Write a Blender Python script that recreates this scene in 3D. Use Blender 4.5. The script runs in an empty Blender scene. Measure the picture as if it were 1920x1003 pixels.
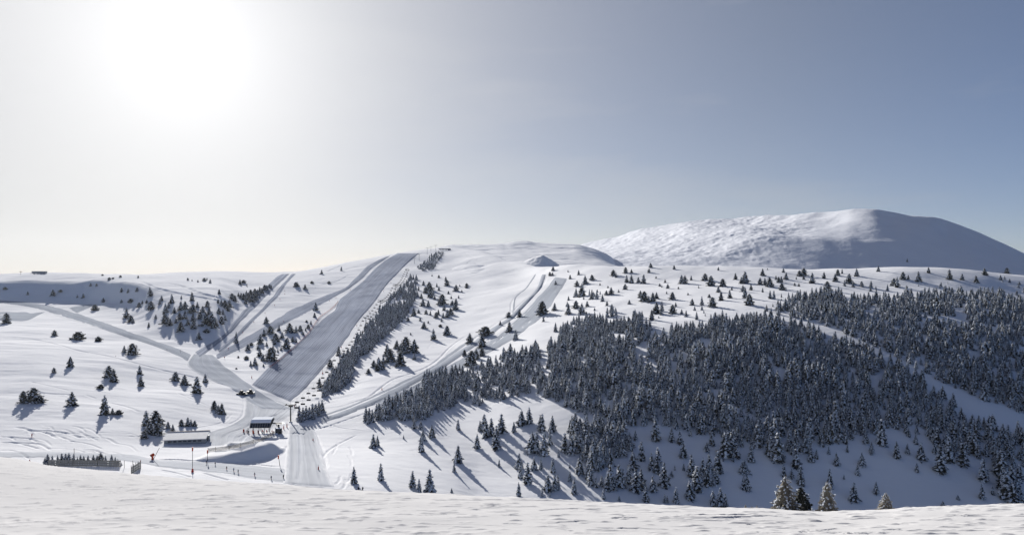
import bpy, bmesh, math, random
import numpy as np
from mathutils import Vector, Matrix
from mathutils.bvhtree import BVHTree

random.seed(7)
rng = np.random.default_rng(7)
sc = bpy.context.scene
col = sc.collection

# ---------------------------------------------------------------- camera
W, HH = 1920.0, 1003.0
F = 1371.0                      # focal length in photograph pixels
CX, HOR = 960.0, 540.0          # the horizon's row in the photograph
cam_d = bpy.data.cameras.new('camera')
cam = bpy.data.objects.new('camera', cam_d); col.objects.link(cam)
cam_d.sensor_width = 36.0
cam_d.lens = 36.0 * F / W
cam_d.shift_y = (HOR - HH / 2) / W
cam_d.clip_start = 0.5
cam_d.clip_end = 40000
cam.location = (0, 0, 0)
cam.rotation_euler = (math.radians(90), 0, 0)
sc.camera = cam

# ---------------------------------------------------------------- world
GLOW_DEG, GLOW_K = 16.0, 0.0
SUN_EL = math.radians(19.0)
SUN_AZ = math.radians(-24.3)     # measured from +Y towards +X
sun_dir = Vector((math.sin(SUN_AZ) * math.cos(SUN_EL), math.cos(SUN_AZ) * math.cos(SUN_EL), math.sin(SUN_EL)))
world = bpy.data.worlds.new('World'); sc.world = world
world.use_nodes = True
nt = world.node_tree; nt.nodes.clear()
def N(t, kind, **kw):
    n = t.nodes.new(kind)
    for k, v in kw.items():
        if k == 'inp':
            for i, x in v.items(): n.inputs[i].default_value = x
        else: setattr(n, k, v)
    return n
def math_node(t, op, a, b=None, c=None, clamp=False):
    n = t.nodes.new('ShaderNodeMath'); n.operation = op; n.use_clamp = clamp
    for i, x in enumerate((a, b, c)):
        if x is None: continue
        if isinstance(x, (int, float)): n.inputs[i].default_value = x
        else: t.links.new(x, n.inputs[i])
    return n.outputs[0]
sky = N(nt, 'ShaderNodeTexSky', sky_type='NISHITA', sun_disc=False)
sky.sun_elevation = SUN_EL
sky.sun_rotation = SUN_AZ
sky.altitude = 1800; sky.air_density = 1.0; sky.dust_density = 0.5; sky.ozone_density = 1.2
bg = N(nt, 'ShaderNodeBackground'); bg.inputs[1].default_value = 0.05
wo = N(nt, 'ShaderNodeOutputWorld')
tc = N(nt, 'ShaderNodeTexCoord')
# thin high veil of ice cloud round the sun: bright aureole, faint streaks
dot = N(nt, 'ShaderNodeVectorMath', operation='DOT_PRODUCT'); dot.inputs[1].default_value = Vector((math.sin(SUN_AZ) * math.cos(math.radians(17)), math.cos(SUN_AZ) * math.cos(math.radians(17)), math.sin(math.radians(17))))
nrm = N(nt, 'ShaderNodeVectorMath', operation='NORMALIZE')
nt.links.new(tc.outputs['Generated'], nrm.inputs[0]); nt.links.new(nrm.outputs[0], dot.inputs[0])
ang = math_node(nt, 'ARCCOSINE', math_node(nt, 'MINIMUM', dot.outputs['Value'], 1.0))
sep = N(nt, 'ShaderNodeSeparateXYZ'); nt.links.new(nrm.outputs[0], sep.inputs[0])
f1 = math_node(nt, 'MULTIPLY', math_node(nt, 'EXPONENT', math_node(nt, 'MULTIPLY', ang, -1.0 / math.radians(13.0))), 2.8)
west = N(nt, 'ShaderNodeMapRange', interpolation_type='SMOOTHSTEP')      # the veil thickens towards the west
west.inputs[1].default_value = -0.15; west.inputs[2].default_value = -0.60; west.inputs[3].default_value = 0.0; west.inputs[4].default_value = 1.0
nt.links.new(sep.outputs[0], west.inputs[0])
front = math_node(nt, 'MAXIMUM', dot.outputs['Value'], 0.0)
f1 = math_node(nt, 'ADD', f1, math_node(nt, 'MULTIPLY', west.outputs[0], math_node(nt, 'POWER', front, 2.0)))
mp = N(nt, 'ShaderNodeMapping'); mp.inputs['Scale'].default_value = (1.1, 1.1, 5.5); mp.inputs['Rotation'].default_value = (0.0, 0.42, 0.0)
nt.links.new(nrm.outputs[0], mp.inputs[0])
cn = N(nt, 'ShaderNodeTexNoise'); cn.inputs['Scale'].default_value = 1.6; cn.inputs['Detail'].default_value = 7; cn.inputs['Roughness'].default_value = 0.55; cn.inputs['Distortion'].default_value = 0.4
nt.links.new(mp.outputs[0], cn.inputs['Vector'])
cr = N(nt, 'ShaderNodeMapRange'); cr.inputs[1].default_value = 0.45; cr.inputs[2].default_value = 0.75; cr.inputs[3].default_value = 0.06; cr.inputs[4].default_value = 0.40
nt.links.new(cn.outputs[0], cr.inputs[0])
f = math_node(nt, 'SUBTRACT', 1.0, math_node(nt, 'EXPONENT', math_node(nt, 'MULTIPLY', math_node(nt, 'ADD', f1, cr.outputs[0]), -1.25)))
lum = math_node(nt, 'ADD', math_node(nt, 'MULTIPLY', math_node(nt, 'EXPONENT', math_node(nt, 'MULTIPLY', ang, -1.0 / math.radians(10.5))), 5.6), 6.4)
lum2 = math_node(nt, 'MULTIPLY', lum, math_node(nt, 'ADD', math_node(nt, 'MULTIPLY', front, 0.75), 0.25))
veil = N(nt, 'ShaderNodeCombineColor')
el = math_node(nt, 'MAXIMUM', sep.outputs[2], 0.0)
for i, (k, h) in enumerate(((0.985, 0.0), (0.985, -0.02), (1.0, -0.10))):      # warmer towards the horizon
    w = math_node(nt, 'ADD', math_node(nt, 'MULTIPLY', math_node(nt, 'EXPONENT', math_node(nt, 'MULTIPLY', el, -9.0)), h), k)
    nt.links.new(math_node(nt, 'MULTIPLY', lum2, w), veil.inputs[i])
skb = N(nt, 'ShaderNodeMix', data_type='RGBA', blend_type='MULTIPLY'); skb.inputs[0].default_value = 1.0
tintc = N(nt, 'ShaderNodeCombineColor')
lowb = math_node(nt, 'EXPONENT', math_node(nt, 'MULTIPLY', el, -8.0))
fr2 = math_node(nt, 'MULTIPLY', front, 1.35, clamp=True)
for i, (bk, fw, h) in enumerate(((0.44, 0.66, 0.0), (0.62, 0.605, -0.02), (0.95, 0.635, 0.04))):  # unseen sky behind the camera tinted darker and bluer, to blue the shade
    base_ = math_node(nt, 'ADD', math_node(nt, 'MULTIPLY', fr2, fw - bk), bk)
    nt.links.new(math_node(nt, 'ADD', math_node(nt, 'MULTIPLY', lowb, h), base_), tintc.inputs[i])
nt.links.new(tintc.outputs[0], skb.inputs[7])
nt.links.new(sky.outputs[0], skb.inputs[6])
add = N(nt, 'ShaderNodeMix', data_type='RGBA')
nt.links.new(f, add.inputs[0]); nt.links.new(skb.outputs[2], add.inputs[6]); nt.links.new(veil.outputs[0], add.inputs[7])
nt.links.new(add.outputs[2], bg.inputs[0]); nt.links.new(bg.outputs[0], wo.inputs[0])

sl = bpy.data.lights.new('sun', 'SUN'); sl.energy = 5.0; sl.angle = math.radians(0.5); sl.color = (1.0, 0.955, 0.89)
so = bpy.data.objects.new('sun', sl); col.objects.link(so)
so.rotation_euler = (-sun_dir).to_track_quat('-Z', 'Y').to_euler()
sc.view_settings.view_transform = 'Standard'; sc.view_settings.look = 'None'
sc.view_settings.exposure = 1.0; sc.view_settings.gamma = 1.0
sc.cycles.max_bounces = 5; sc.cycles.diffuse_bounces = 2; sc.cycles.glossy_bounces = 2; sc.cycles.volume_bounces = 0

# ---------------------------------------------------------------- helpers
def pw(px, py, Y):
    return ((px - CX) / F * Y, Y, (HOR - py) / F * Y)
def tag(o, label=None, cat=None, group=None, kind=None):
    if label: o['label'] = label
    if cat: o['category'] = cat
    if group: o['group'] = group
    if kind: o['kind'] = kind
    return o
def mesh_obj(name, verts, faces, mat=None, parent=None, smooth=False, uvs=None):
    me = bpy.data.meshes.new(name)
    me.from_pydata([tuple(v) for v in verts], [], faces)
    if mat:
        for m in (mat if isinstance(mat, (list, tuple)) else [mat]): me.materials.append(m)
    if smooth: me.polygons.foreach_set('use_smooth', np.ones(len(me.polygons), bool))
    o = bpy.data.objects.new(name, me); col.objects.link(o)
    if parent: o.parent = parent
    return o
def empty(name, loc=(0, 0, 0), rz=0.0):
    o = bpy.data.objects.new(name, None); col.objects.link(o)
    o.location = loc; o.rotation_euler = (0, 0, rz); o.empty_display_size = 0.2
    return o
def dup(root, loc, rz=0.0, scale=1.0):
    r = root.copy(); col.objects.link(r)
    r.location = loc; r.rotation_euler = (0, 0, rz)
    r.scale = (scale,) * 3 if isinstance(scale, (int, float)) else scale
    for ch in root.children:
        c = ch.copy(); col.objects.link(c); c.parent = r
        for g in ch.children:
            e = g.copy(); col.objects.link(e); e.parent = c
    return r
def hash2(i, j, seed):
    h = (i.astype(np.int64) * 374761393 + j.astype(np.int64) * 668265263 + seed * 1442695041) & 0xffffffff
    h = ((h ^ (h >> 13)) * 1274126177) & 0xffffffff
    h = (h ^ (h >> 16)) & 0xffffffff
    return h / 4294967295.0
def vnoise(x, y, seed=0):
    i, j = np.floor(x), np.floor(y)
    fx, fy = x - i, y - j
    fx = fx * fx * fx * (fx * (fx * 6 - 15) + 10); fy = fy * fy * fy * (fy * (fy * 6 - 15) + 10)
    a, b = hash2(i, j, seed), hash2(i + 1, j, seed)
    c, e = hash2(i, j + 1, seed), hash2(i + 1, j + 1, seed)
    return (a + (b - a) * fx + (c - a) * fy + (a - b - c + e) * fx * fy) * 2 - 1
def fbm(x, y, octv=4, seed=0, gain=0.5):
    s, a = 0, 1.0
    for k in range(octv):
        s = s + a * vnoise(x * 2 ** k + 13.7 * k, y * 2 ** k - 7.1 * k, seed + k); a *= gain
    return s
def sstep(a, b, x):
    t = np.clip((x - a) / (b - a), 0, 1); return t * t * (3 - 2 * t)
def pchip_slopes(X, Z):          # along axis 0, X and Z (K, C)
    h = np.diff(X, axis=0); dl = np.diff(Z, axis=0) / h
    m = np.zeros_like(Z)
    w1 = 2 * h[1:] + h[:-1]; w2 = h[1:] + 2 * h[:-1]
    ok = dl[:-1] * dl[1:] > 0
    with np.errstate(divide='ignore', invalid='ignore'):
        hm = (w1 + w2) / (w1 / dl[:-1] + w2 / dl[1:])
    m[1:-1] = np.where(ok, hm, 0); m[0] = dl[0]; m[-1] = dl[-1]
    return m
def herm(X, Z, m, k, y):
    h = X[k + 1] - X[k]; t = (y - X[k]) / h
    return (Z[k] * (1 + 2 * t) * (1 - t) ** 2 + m[k] * h * t * (1 - t) ** 2
            + Z[k + 1] * t * t * (3 - 2 * t) + m[k + 1] * h * t * t * (t - 1))
def pchip1(xk, yk, x):
    X = np.array(xk, float)[:, None]; Z = np.array(yk, float)[:, None]
    m = pchip_slopes(X, Z)[:, 0]; X = X[:, 0]; Z = Z[:, 0]
    x = np.clip(x, X[0], X[-1]); k = np.clip(np.searchsorted(X, x) - 1, 0, len(X) - 2)
    return herm(X, Z, m, k, x)

# ---------------------------------------------------------------- materials
def new_mat(name):
    m = bpy.data.materials.new(name); m.use_nodes = True
    return m, m.node_tree, m.node_tree.nodes['Principled BSDF']
def snow_mat(name, color, rough, bump_list, spec=0.0, tint=0.04):
    """bump_list: (scale, (stretch x,y,z), strength metres)"""
    m, t, b = new_mat(name)
    b.inputs['Roughness'].default_value = rough
    b.inputs['Specular IOR Level'].default_value = spec
    tcn = N(t, 'ShaderNodeTexCoord')
    prev = None
    for s, st, dist in bump_list:
        mpn = N(t, 'ShaderNodeMapping'); mpn.inputs['Scale'].default_value = st
        mpn.inputs['Rotation'].default_value = (0, 0, 0.12)
        t.links.new(tcn.outputs['Object'], mpn.inputs[0])
        n = N(t, 'ShaderNodeTexNoise'); n.inputs['Scale'].default_value = s; n.inputs['Detail'].default_value = 5; n.inputs['Roughness'].default_value = 0.6
        t.links.new(mpn.outputs[0], n.inputs['Vector'])
        bp = N(t, 'ShaderNodeBump'); bp.inputs['Strength'].default_value = 1.0; bp.inputs['Distance'].default_value = dist
        t.links.new(n.outputs[0], bp.inputs['Height'])
        if prev: t.links.new(prev.outputs[0], bp.inputs['Normal'])
        prev = bp
    if prev: t.links.new(prev.outputs[0], b.inputs['Normal'])
    n2 = N(t, 'ShaderNodeTexNoise'); n2.inputs['Scale'].default_value = 0.02; n2.inputs['Detail'].default_value = 8
    t.links.new(tcn.outputs['Object'], n2.inputs['Vector'])
    mx = N(t, 'ShaderNodeMix', data_type='RGBA')
    c = np.array(color)
    mx.inputs[6].default_value = (*(c * (1 - tint)), 1); mx.inputs[7].default_value = (*np.minimum(c * (1 + tint), .95), 1)
    t.links.new(n2.outputs[0], mx.inputs[0]); t.links.new(mx.outputs[2], b.inputs['Base Color'])
    return m
def plain(name, color, rough=0.6, metal=0.0, var=0.25, scale=2.0):
    m, t, b = new_mat(name)
    b.inputs['Roughness'].default_value = max(rough, .6); b.inputs['Metallic'].default_value = metal * .5
    b.inputs['Specular IOR Level'].default_value = 0.08
    tcn = N(t, 'ShaderNodeTexCoord'); n = N(t, 'ShaderNodeTexNoise'); n.inputs['Scale'].default_value = scale; n.inputs['Detail'].default_value = 4
    t.links.new(tcn.outputs['Object'], n.inputs['Vector'])
    mx = N(t, 'ShaderNodeMix', data_type='RGBA'); c = np.array(color)
    mx.inputs[6].default_value = (*(c * (1 - var)), 1); mx.inputs[7].default_value = (*np.minimum(c * (1 + var), 1), 1)
    t.links.new(n.outputs[0], mx.inputs[0]); t.links.new(mx.outputs[2], b.inputs['Base Color'])
    return m
M_SNOW = snow_mat('hill_snow', (0.70, 0.71, 0.735), 0.55, [(0.06, (1, 2.0, 1), 0.30), (0.4, (1, 2.4, 1), 0.06)])
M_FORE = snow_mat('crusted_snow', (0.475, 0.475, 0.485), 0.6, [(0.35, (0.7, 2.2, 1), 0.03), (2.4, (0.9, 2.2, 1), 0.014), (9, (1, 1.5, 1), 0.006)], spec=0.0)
M_DOME = snow_mat('dome_snow', (0.62, 0.64, 0.69), 0.6, [(0.016, (1.3, 1, 0.8), 1.8), (0.07, (1.2, 1.0, .8), 0.6)])

# ---------------------------------------------------------------- terrain
def line(pts):
    """pts (px, py, Y) -> world arrays sorted by s = x / (Y + A)"""
    return np.array([pw(*p) for p in pts])
APEX = 30.0
def loft(name, lines, s_cols, counts, mat, extra=None, smooth=3, rel=True):
    """lines: list of (K,3) plan polylines, each meeting every fan ray once."""
    C = len(s_cols); K = len(lines)
    Yk = np.zeros((K, C)); Zk = np.zeros((K, C))
    for k, L in enumerate(lines):
        s = L[:, 0] / (L[:, 1] + APEX)
        o = np.argsort(s); s = s[o]; L = L[o]
        Yk[k] = pchip1(s, L[:, 1], s_cols); Zk[k] = pchip1(s, L[:, 2], s_cols)
    Yk = np.maximum.accumulate(Yk, axis=0)
    for k in range(1, K): Yk[k] = np.maximum(Yk[k], Yk[k - 1] + 1.0)
    m = pchip_slopes(Yk, Zk)
    rowsY, rowsZ = [], []
    for k in range(K - 1):
        n = counts[k]
        for i in range(n + (1 if k == K - 2 else 0)):
            t = i / n
            a, b = Yk[k] + 60, Yk[k + 1] + 60
            y = 1 / (1 / a + (1 / b - 1 / a) * t) - 60
            rowsY.append(y); rowsZ.append(herm(Yk, Zk, m, k, y))
    Y = np.array(rowsY); Z = np.array(rowsZ)
    for _ in range(smooth):
        Z[2:-2] = (Z[:-4] + 2 * Z[1:-3] + 3 * Z[2:-2] + 2 * Z[3:-1] + Z[4:]) / 9
    X = s_cols[None, :] * (Y + APEX)
    if extra is not None: Z = Z + extra(X, Y, Z)
    R = Y.shape[0]
    v = np.stack([X, Y, Z], -1).reshape(-1, 3).astype(np.float32)
    idx = (np.arange(R - 1)[:, None] * C + np.arange(C - 1)[None, :]).ravel()
    f = np.stack([idx, idx + 1, idx + 1 + C, idx + C], -1).astype(np.int32)
    me = bpy.data.meshes.new(name)
    me.vertices.add(len(v)); me.vertices.foreach_set('co', v.ravel())
    me.loops.add(f.size); me.loops.foreach_set('vertex_index', f.ravel())
    me.polygons.add(len(f)); me.polygons.foreach_set('loop_start', np.arange(0, f.size, 4, dtype=np.int32))
    me.polygons.foreach_set('use_smooth', np.ones(len(f), bool))
    me.update(calc_edges=True)
    me.materials.append(mat)
    o = bpy.data.objects.new(name, me); col.objects.link(o)
    o['kind'] = 'structure'
    return o, v, f

# ---- foreground shelf
crest = [(-900, 835, 235), (-300, 845, 215), (0, 857, 190), (60, 866, 180), (100, 874, 172), (150, 878, 165), (250, 889, 150), (400, 899, 135), (520, 906, 128),
         (620, 916, 122), (800, 925, 116), (1000, 935, 110), (1200, 944, 106), (1400, 952, 103), (1480, 957, 103), (1560, 960, 103),
         (1640, 957, 103), (1700, 952, 104), (1800, 949, 106), (1920, 945, 108), (2300, 935, 112), (2900, 925, 118)]
WIDE = [-900, -300, 300, 960, 1600, 2300, 2900]
def flat(Y, z): return np.array([((p - CX) / F * (Y + APEX) * 1.12, Y, z) for p in WIDE])
fore_lines = [flat(-25, -2.0), flat(0, -1.9), flat(20, -8.0), flat(45, -17.5),
              line([(p, 1010 + 0.0 * p, 74) for p in (-900, -300, 200, 700, 1200, 1700, 2300, 2900)]),
              line([(a, b, c - 1) for a, b, c in crest]),
              line([(a, b + 40, c + 28) for a, b, c in crest]),
              line([(a, b + 75, c + 75) for a, b, c in crest])]
# hidden drop: turn the last two into world depths below the line of sight
s_all = np.concatenate([np.linspace(-1.3, -0.72, 60)[:-1], np.linspace(-0.72, 0.72, 1100), np.linspace(0.72, 1.3, 60)[1:]])
def fore_extra(X, Y, Z):
    n = fbm(X / 9 + Y / 60, Y / 5, 4, 3) * 0.045 * sstep(20, 70, Y)
    n += fbm(X / 40, Y / 22, 3, 9) * 0.30 * sstep(10, 60, Y) * (1 - sstep(85, 100, Y) * 0.6)
    r = fbm(X / 2.6 + 40, Y / 0.9, 3, 21)
    n += np.maximum(r - 0.25, 0) * 0.16 * sstep(40, 70, Y)
    return n
ground_parts = []
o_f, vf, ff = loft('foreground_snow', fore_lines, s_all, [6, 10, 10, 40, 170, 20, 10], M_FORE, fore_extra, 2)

# ---- main valley and hills: columns of (py, Y) from valley floor to skyline
COLS = {
 -900: [(835, 260), (815, 340), (730, 440), (660, 560), (610, 750), (565, 1050), (528, 1150), (522, 1450)],
 -300: [(850, 312), (836, 335), (745, 430), (672, 545), (615, 740), (568, 1070), (528, 1170), (519, 1450)],
 0: [(872, 305), (850, 328), (760, 415), (680, 530), (622, 720), (566, 1100), (528, 1184), (515, 1450)],
 60: [(876, 303), (850, 328), (760, 415), (680, 530), (624, 720), (566, 1100), (526, 1184), (512, 1450)],
 150: [(885, 298), (852, 328), (760, 420), (684, 540), (626, 730), (568, 1090), (526, 1176), (513, 1450)],
 230: [(890, 295), (852, 332), (762, 428), (688, 550), (630, 725), (572, 1000), (531, 1084), (515, 1500)],
 300: [(896, 292), (850, 340), (762, 436), (692, 560), (635, 715), (580, 860), (540, 995), (514, 1600)],
 350: [(899, 292), (846, 346), (764, 442), (700, 552), (645, 695), (588, 800), (543, 990), (512, 1650)],
 400: [(902, 291), (842, 352), (766, 448), (706, 554), (652, 692), (593, 800), (545, 985), (511, 1750)],
 430: [(904, 290), (840, 356), (765, 453), (707, 558), (654, 706), (595, 868), (545, 1060), (510, 1750)],
 450: [(906, 290), (838, 360), (764, 458), (708, 562), (654, 712), (596, 895), (545, 1120), (510, 1750)],
 500: [(908, 290), (830, 374), (758, 480), (700, 580), (645, 722), (588, 930), (538, 1210), (511, 1700)],
 550: [(912, 289), (820, 390), (753, 500), (698, 598), (640, 738), (580, 970), (530, 1270), (509, 1700)],
 600: [(917, 288), (820, 396), (751, 500), (695, 606), (634, 765), (572, 1020), (524, 1330), (501, 1750)],
 700:  [(925, 290), (836, 376), (762, 458), (692, 580), (624, 760), (558, 1060), (510, 1420), (483, 1850)],
 800:  [(933, 296), (864, 350), (782, 425), (706, 540), (632, 735), (560, 1030), (508, 1420), (468, 2050)],
 850:  [(935, 300), (874, 345), (790, 425), (712, 530), (638, 710), (565, 980), (510, 1380), (467, 2120)],
 900: [(937, 306), (884, 344), (800, 414), (718, 508), (642, 670), (568, 930), (508, 1340), (471, 1900)],
 960: [(940, 308), (890, 342), (806, 400), (722, 482), (646, 620), (572, 860), (514, 1230), (492, 1500)],
 1020: [(943, 310), (896, 339), (815, 388), (730, 455), (655, 560), (580, 770), (523, 1050), (500, 1220)],
 1100: [(948, 312), (902, 337), (830, 374), (750, 424), (668, 505), (595, 650), (526, 920), (498, 1060)],
 1160: [(951, 313), (906, 336), (836, 370), (756, 415), (674, 485), (598, 600), (528, 860), (498, 1000)],
 1250: [(955, 315), (910, 336), (842, 366), (760, 407), (678, 465), (602, 560), (531, 800), (498, 925)],
 1400: [(960, 317), (914, 336), (846, 363), (766, 400), (682, 450), (603, 530), (533, 740), (501, 885)],
 1550: [(966, 318), (920, 336), (850, 361), (770, 396), (686, 445), (606, 520), (537, 710), (505, 865)],
 1700: [(968, 318), (922, 335), (852, 360), (774, 394), (692, 440), (614, 510), (544, 690), (504, 845)],
 1800: [(966, 319), (922, 336), (852, 362), (774, 397), (694, 445), (618, 515), (550, 690), (505, 835)],
 1920: [(964, 321), (918, 340), (848, 368), (774, 405), (698, 455), (624, 530), (557, 700), (515, 835)],
 2300: [(960, 330), (914, 355), (850, 410), (780, 490), (710, 600), (650, 720), (600, 850), (560, 980)],
 2900: [(955, 350), (912, 380), (850, 450), (790, 550), (730, 680), (680, 820), (640, 970), (610, 1100)],
}
cpx = sorted(COLS)
main_lines = []
def base_line(dY, dz):
    return np.array([((p - CX) / F * (COLS[p][0][1] + dY), COLS[p][0][1] + dY, (HOR - COLS[p][0][0]) / F * COLS[p][0][1] + dz) for p in cpx])
main_lines.append(base_line(-160, -14)); main_lines.append(base_line(-60, -10))
for k in range(8):
    main_lines.append(line([(p, COLS[p][k][0], COLS[p][k][1]) for p in cpx]))
def beyond(dY, dz):
    L = main_lines[9]; r = (L[:, 1] + dY) / L[:, 1]
    return np.stack([L[:, 0] * r, L[:, 1] + dY, L[:, 2] + dz], -1)
main_lines.append(beyond(120, -12)); main_lines.append(beyond(900, -150)); main_lines.append(beyond(3000, -260))

# bench of the lift station with its steep bank towards the camera
BANK = np.array([pw(*p)[:2] for p in [(362, 866, 330), (390, 867, 330), (425, 867, 331), (460, 865, 334), (490, 857, 342), (506, 848, 351), (515, 838, 362)]])
def seg_dist(P, Q, X, Y):
    d = Q - P; L2 = (d ** 2).sum()
    t = np.clip(((X - P[0]) * d[0] + (Y - P[1]) * d[1]) / L2, 0, 1)
    cx, cy = P[0] + t * d[0], P[1] + t * d[1]
    side = np.sign((X - cx) * -d[1] + (Y - cy) * d[0])
    return np.hypot(X - cx, Y - cy), side, t
def main_extra(X, Y, Z):
    dz = np.zeros_like(Z)
    # gentle rolling, wind dunes
    far = sstep(300, 700, Y)
    sun_side = 1 - sstep(0.02, 0.2, X / np.maximum(Y, 1))
    dz += fbm(X / 90, Y / 120, 3, 31) * (0.7 + 1.1 * far)
    dz += fbm(X / 24, Y / 20, 3, 41) * (0.05 + 0.07 * far)
    dz += fbm(X / 8, Y / 5, 2, 47) * 0.05
    dz += fbm(X / 70 + Y / 90, Y / 17, 3, 49) * 0.30 * sstep(0.0, -0.25, X / np.maximum(Y, 1)) * sstep(330, 420, Y)
    # bank
    best = np.full(Z.shape, 1e9); bs = np.zeros(Z.shape); bt = np.zeros(Z.shape)
    reg = (np.abs(X + 150) < 160) & (Y > 250) & (Y < 560)
    xs, ys = X[reg], Y[reg]
    b = np.full(xs.shape, 1e9); s_ = np.zeros(xs.shape); t_ = np.zeros(xs.shape)
    n = len(BANK) - 1
    for i in range(n):
        d_, sd, t = seg_dist(BANK[i], BANK[i + 1], xs, ys)
        w = d_ < b
        b = np.where(w, d_, b); s_ = np.where(w, sd, s_); t_ = np.where(w, (i + t) / n, t_)
    sd = b * s_
    h = (1.5 + 3.6 * sstep(0.1, 0.7, t_)) * sstep(0.0, 0.15, t_) * (1 - sstep(0.8, 1.0, t_))
    prof = np.where(sd > 0, 1 - sstep(0, 70, sd), 1 - sstep(0, 8.0, -sd))
    add_ = np.zeros(Z.shape); add_[reg] = h * prof * (np.abs(t_ - .5) < .4999)
    add_ = np.nan_to_num(add_)
    for _ in range(2):
        add_[1:-1, 1:-1] = (add_[:-2, 1:-1] + add_[2:, 1:-1] + add_[1:-1, :-2] + add_[1:-1, 2:] + 2 * add_[1:-1, 1:-1]) / 6
    return dz + add_
o_m, vm, fm = loft('snow_hillside', main_lines, s_all, [6, 10, 90, 90, 90, 90, 90, 90, 60, 20, 20, 8], M_SNOW, main_extra, 4)

# ---- rolling hill beyond
HC = [(700, 505), (780, 478), (830, 464), (850, 461), (900, 461), (945, 459), (965, 455), (985, 454), (1005, 457), (1040, 459), (1075, 459), (1110, 466), (1140, 478), (1162, 497), (1200, 520), (1300, 560)]
hill_lines = [line([(640, 590, 1150), (800, 580, 1150), (900, 552, 1150), (1100, 545, 1150), (1320, 560, 1150)]),
              line([(640, 560, 1300), (760, 545, 1300), (830, 528, 1300), (900, 511, 1300), (1100, 511, 1300), (1320, 525, 1300)]),
              line([(640, 540, 1650), (760, 515, 1650), (830, 495, 1650), (900, 486, 1650), (1000, 485, 1650), (1100, 490, 1600), (1170, 505, 1500), (1320, 570, 1500)]),
              line([(p, max(q + 9, 468), 1980) for p, q in HC]),
              line([(p, q, 2300) for p, q in HC]),
              line([(p, q + 12, 2450) for p, q in HC]),
              line([(p, q + 90, 3000) for p, q in HC])]
KN = pw(1018, 500, 1480)
def hill_extra(X, Y, Z):
    dx = X - KN[0] + fbm(X / 14, Y / 20, 3, 58) * 3
    d = np.hypot(dx / np.where(dx > 0, 27, 50), (Y - KN[1]) / np.where(Y > KN[1], 110, 60))
    k = np.maximum(1 - d, 0) ** 1.1 * 18
    dz = k + np.clip(k, 0, 8) / 8 * fbm(X / 12, Y / 12, 4, 55) * 0.8
    dz += fbm(X / 120, Y / 90, 4, 61) * 1.8 + fbm(X / 30, Y / 12, 3, 67) * 0.7
    dz += fbm(X / 260, Y / 150, 2, 71) * 3 * sstep(1500, 1800, Y)
    return dz
s_h = np.linspace(-0.22, 0.25, 420)
o_h, vh, fh = loft('rolling_hill', hill_lines, s_h, [12, 60, 60, 60, 30, 10], M_SNOW, hill_extra, 2)

# ---- dome mountain
DC = [(960, 500, 4300), (1040, 475, 4100), (1090, 460, 3900), (1140, 447, 3700), (1200, 431, 3450), (1250, 422, 3300), (1300, 415, 3150), (1400, 407, 2950), (1480, 402, 2725), (1550, 397, 2570),
      (1600, 393, 2470), (1640, 393, 2415), (1680, 399, 2385), (1710, 404, 2378), (1740, 404, 2380), (1780, 414, 2392), (1820, 429, 2400), (1870, 451, 2380), (1920, 476, 2360), (2000, 520, 2350), (2300, 640, 2300)]
dome_lines = [line([(940, 560, 1500), (1300, 560, 1500), (1700, 560, 1500), (2300, 690, 1500)]),
              line([(940, 520, 1900), (1100, 502, 1900), (1300, 508, 1880), (1500, 514, 1860), (1700, 518, 1850), (1850, 522, 1850), (2000, 540, 1850), (2300, 670, 1850)]),
              line([(940, 500, 2900), (1100, 476, 2900), (1200, 464, 2700), (1300, 456, 2440), (1400, 450, 2270), (1500, 450, 2180), (1550, 450, 2150), (1600, 450, 2130), (1700, 452, 2110), (1800, 462, 2110), (1900, 490, 2110), (2000, 530, 2100), (2300, 655, 2080)]),
              line([(p, q + (10 if 1690 < p < 1760 else 7), y - (88 if 1690 < p < 1760 else float(np.interp(p, [1300, 1540], [120, 42])))) for p, q, y in DC]),
              line([(p, q, y) for p, q, y in DC]),
              line([(p, q + 4, y + 130) for p, q, y in DC]),
              line([(p, q + 110, y + 900) for p, q, y in DC])]
def dome_extra(X, Y, Z):
    lit = 1 - sstep(0.33, 0.45, X / Y + fbm(X / 160, Y / 160, 2, 83) * 0.03)
    th = fbm(X / 36 + Y / 150, Y / 60 - X / 110, 4, 77, 0.5)
    n = (1 - np.abs(th)) * 2.4 * lit * sstep(1900, 2250, Y) + fbm(X / 190, Y / 230, 3, 91) * 6
    n += fbm(X / 18, Y / 30, 3, 97) * 0.7 * lit
    # cornice bowl near the summit
    return n + fbm(X / 50, Y / 50, 3, 99) * 0.5
s_d = np.linspace(0.0, 0.95, 760)
o_d, vd, fd = loft('dome_mountain', dome_lines, s_d, [8, 90, 130, 60, 30, 10], M_DOME, dome_extra, 2)

dg = bpy.context.evaluated_depsgraph_get()
B_ALL = [BVHTree.FromObject(o, dg) for o in (o_f, o_m, o_h, o_d)]
def hit(px, py, only=None):
    d = Vector(((px - CX) / F, 1, (HOR - py) / F)).normalized()
    best = None
    for i, b in enumerate(B_ALL):
        if only is not None and i not in only: continue
        r = b.ray_cast(Vector((0, 0, 0)), d, 20000)
        if r[0] is not None and (best is None or r[3] < best[1]): best = (r[0], r[3], i)
    return best[0] if best else None
def ground(x, y, z0=600, only=(0, 1, 2, 3)):
    best = None
    for i in only:
        r = B_ALL[i].ray_cast(Vector((x, y, z0)), Vector((0, 0, -1)), 3000)
        if r[0] is not None and (best is None or r[0].z > best.z): best = r[0]
    return best
def proj(p): return (CX + F * p[0] / p[1], HOR - F * p[2] / p[1])
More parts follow.
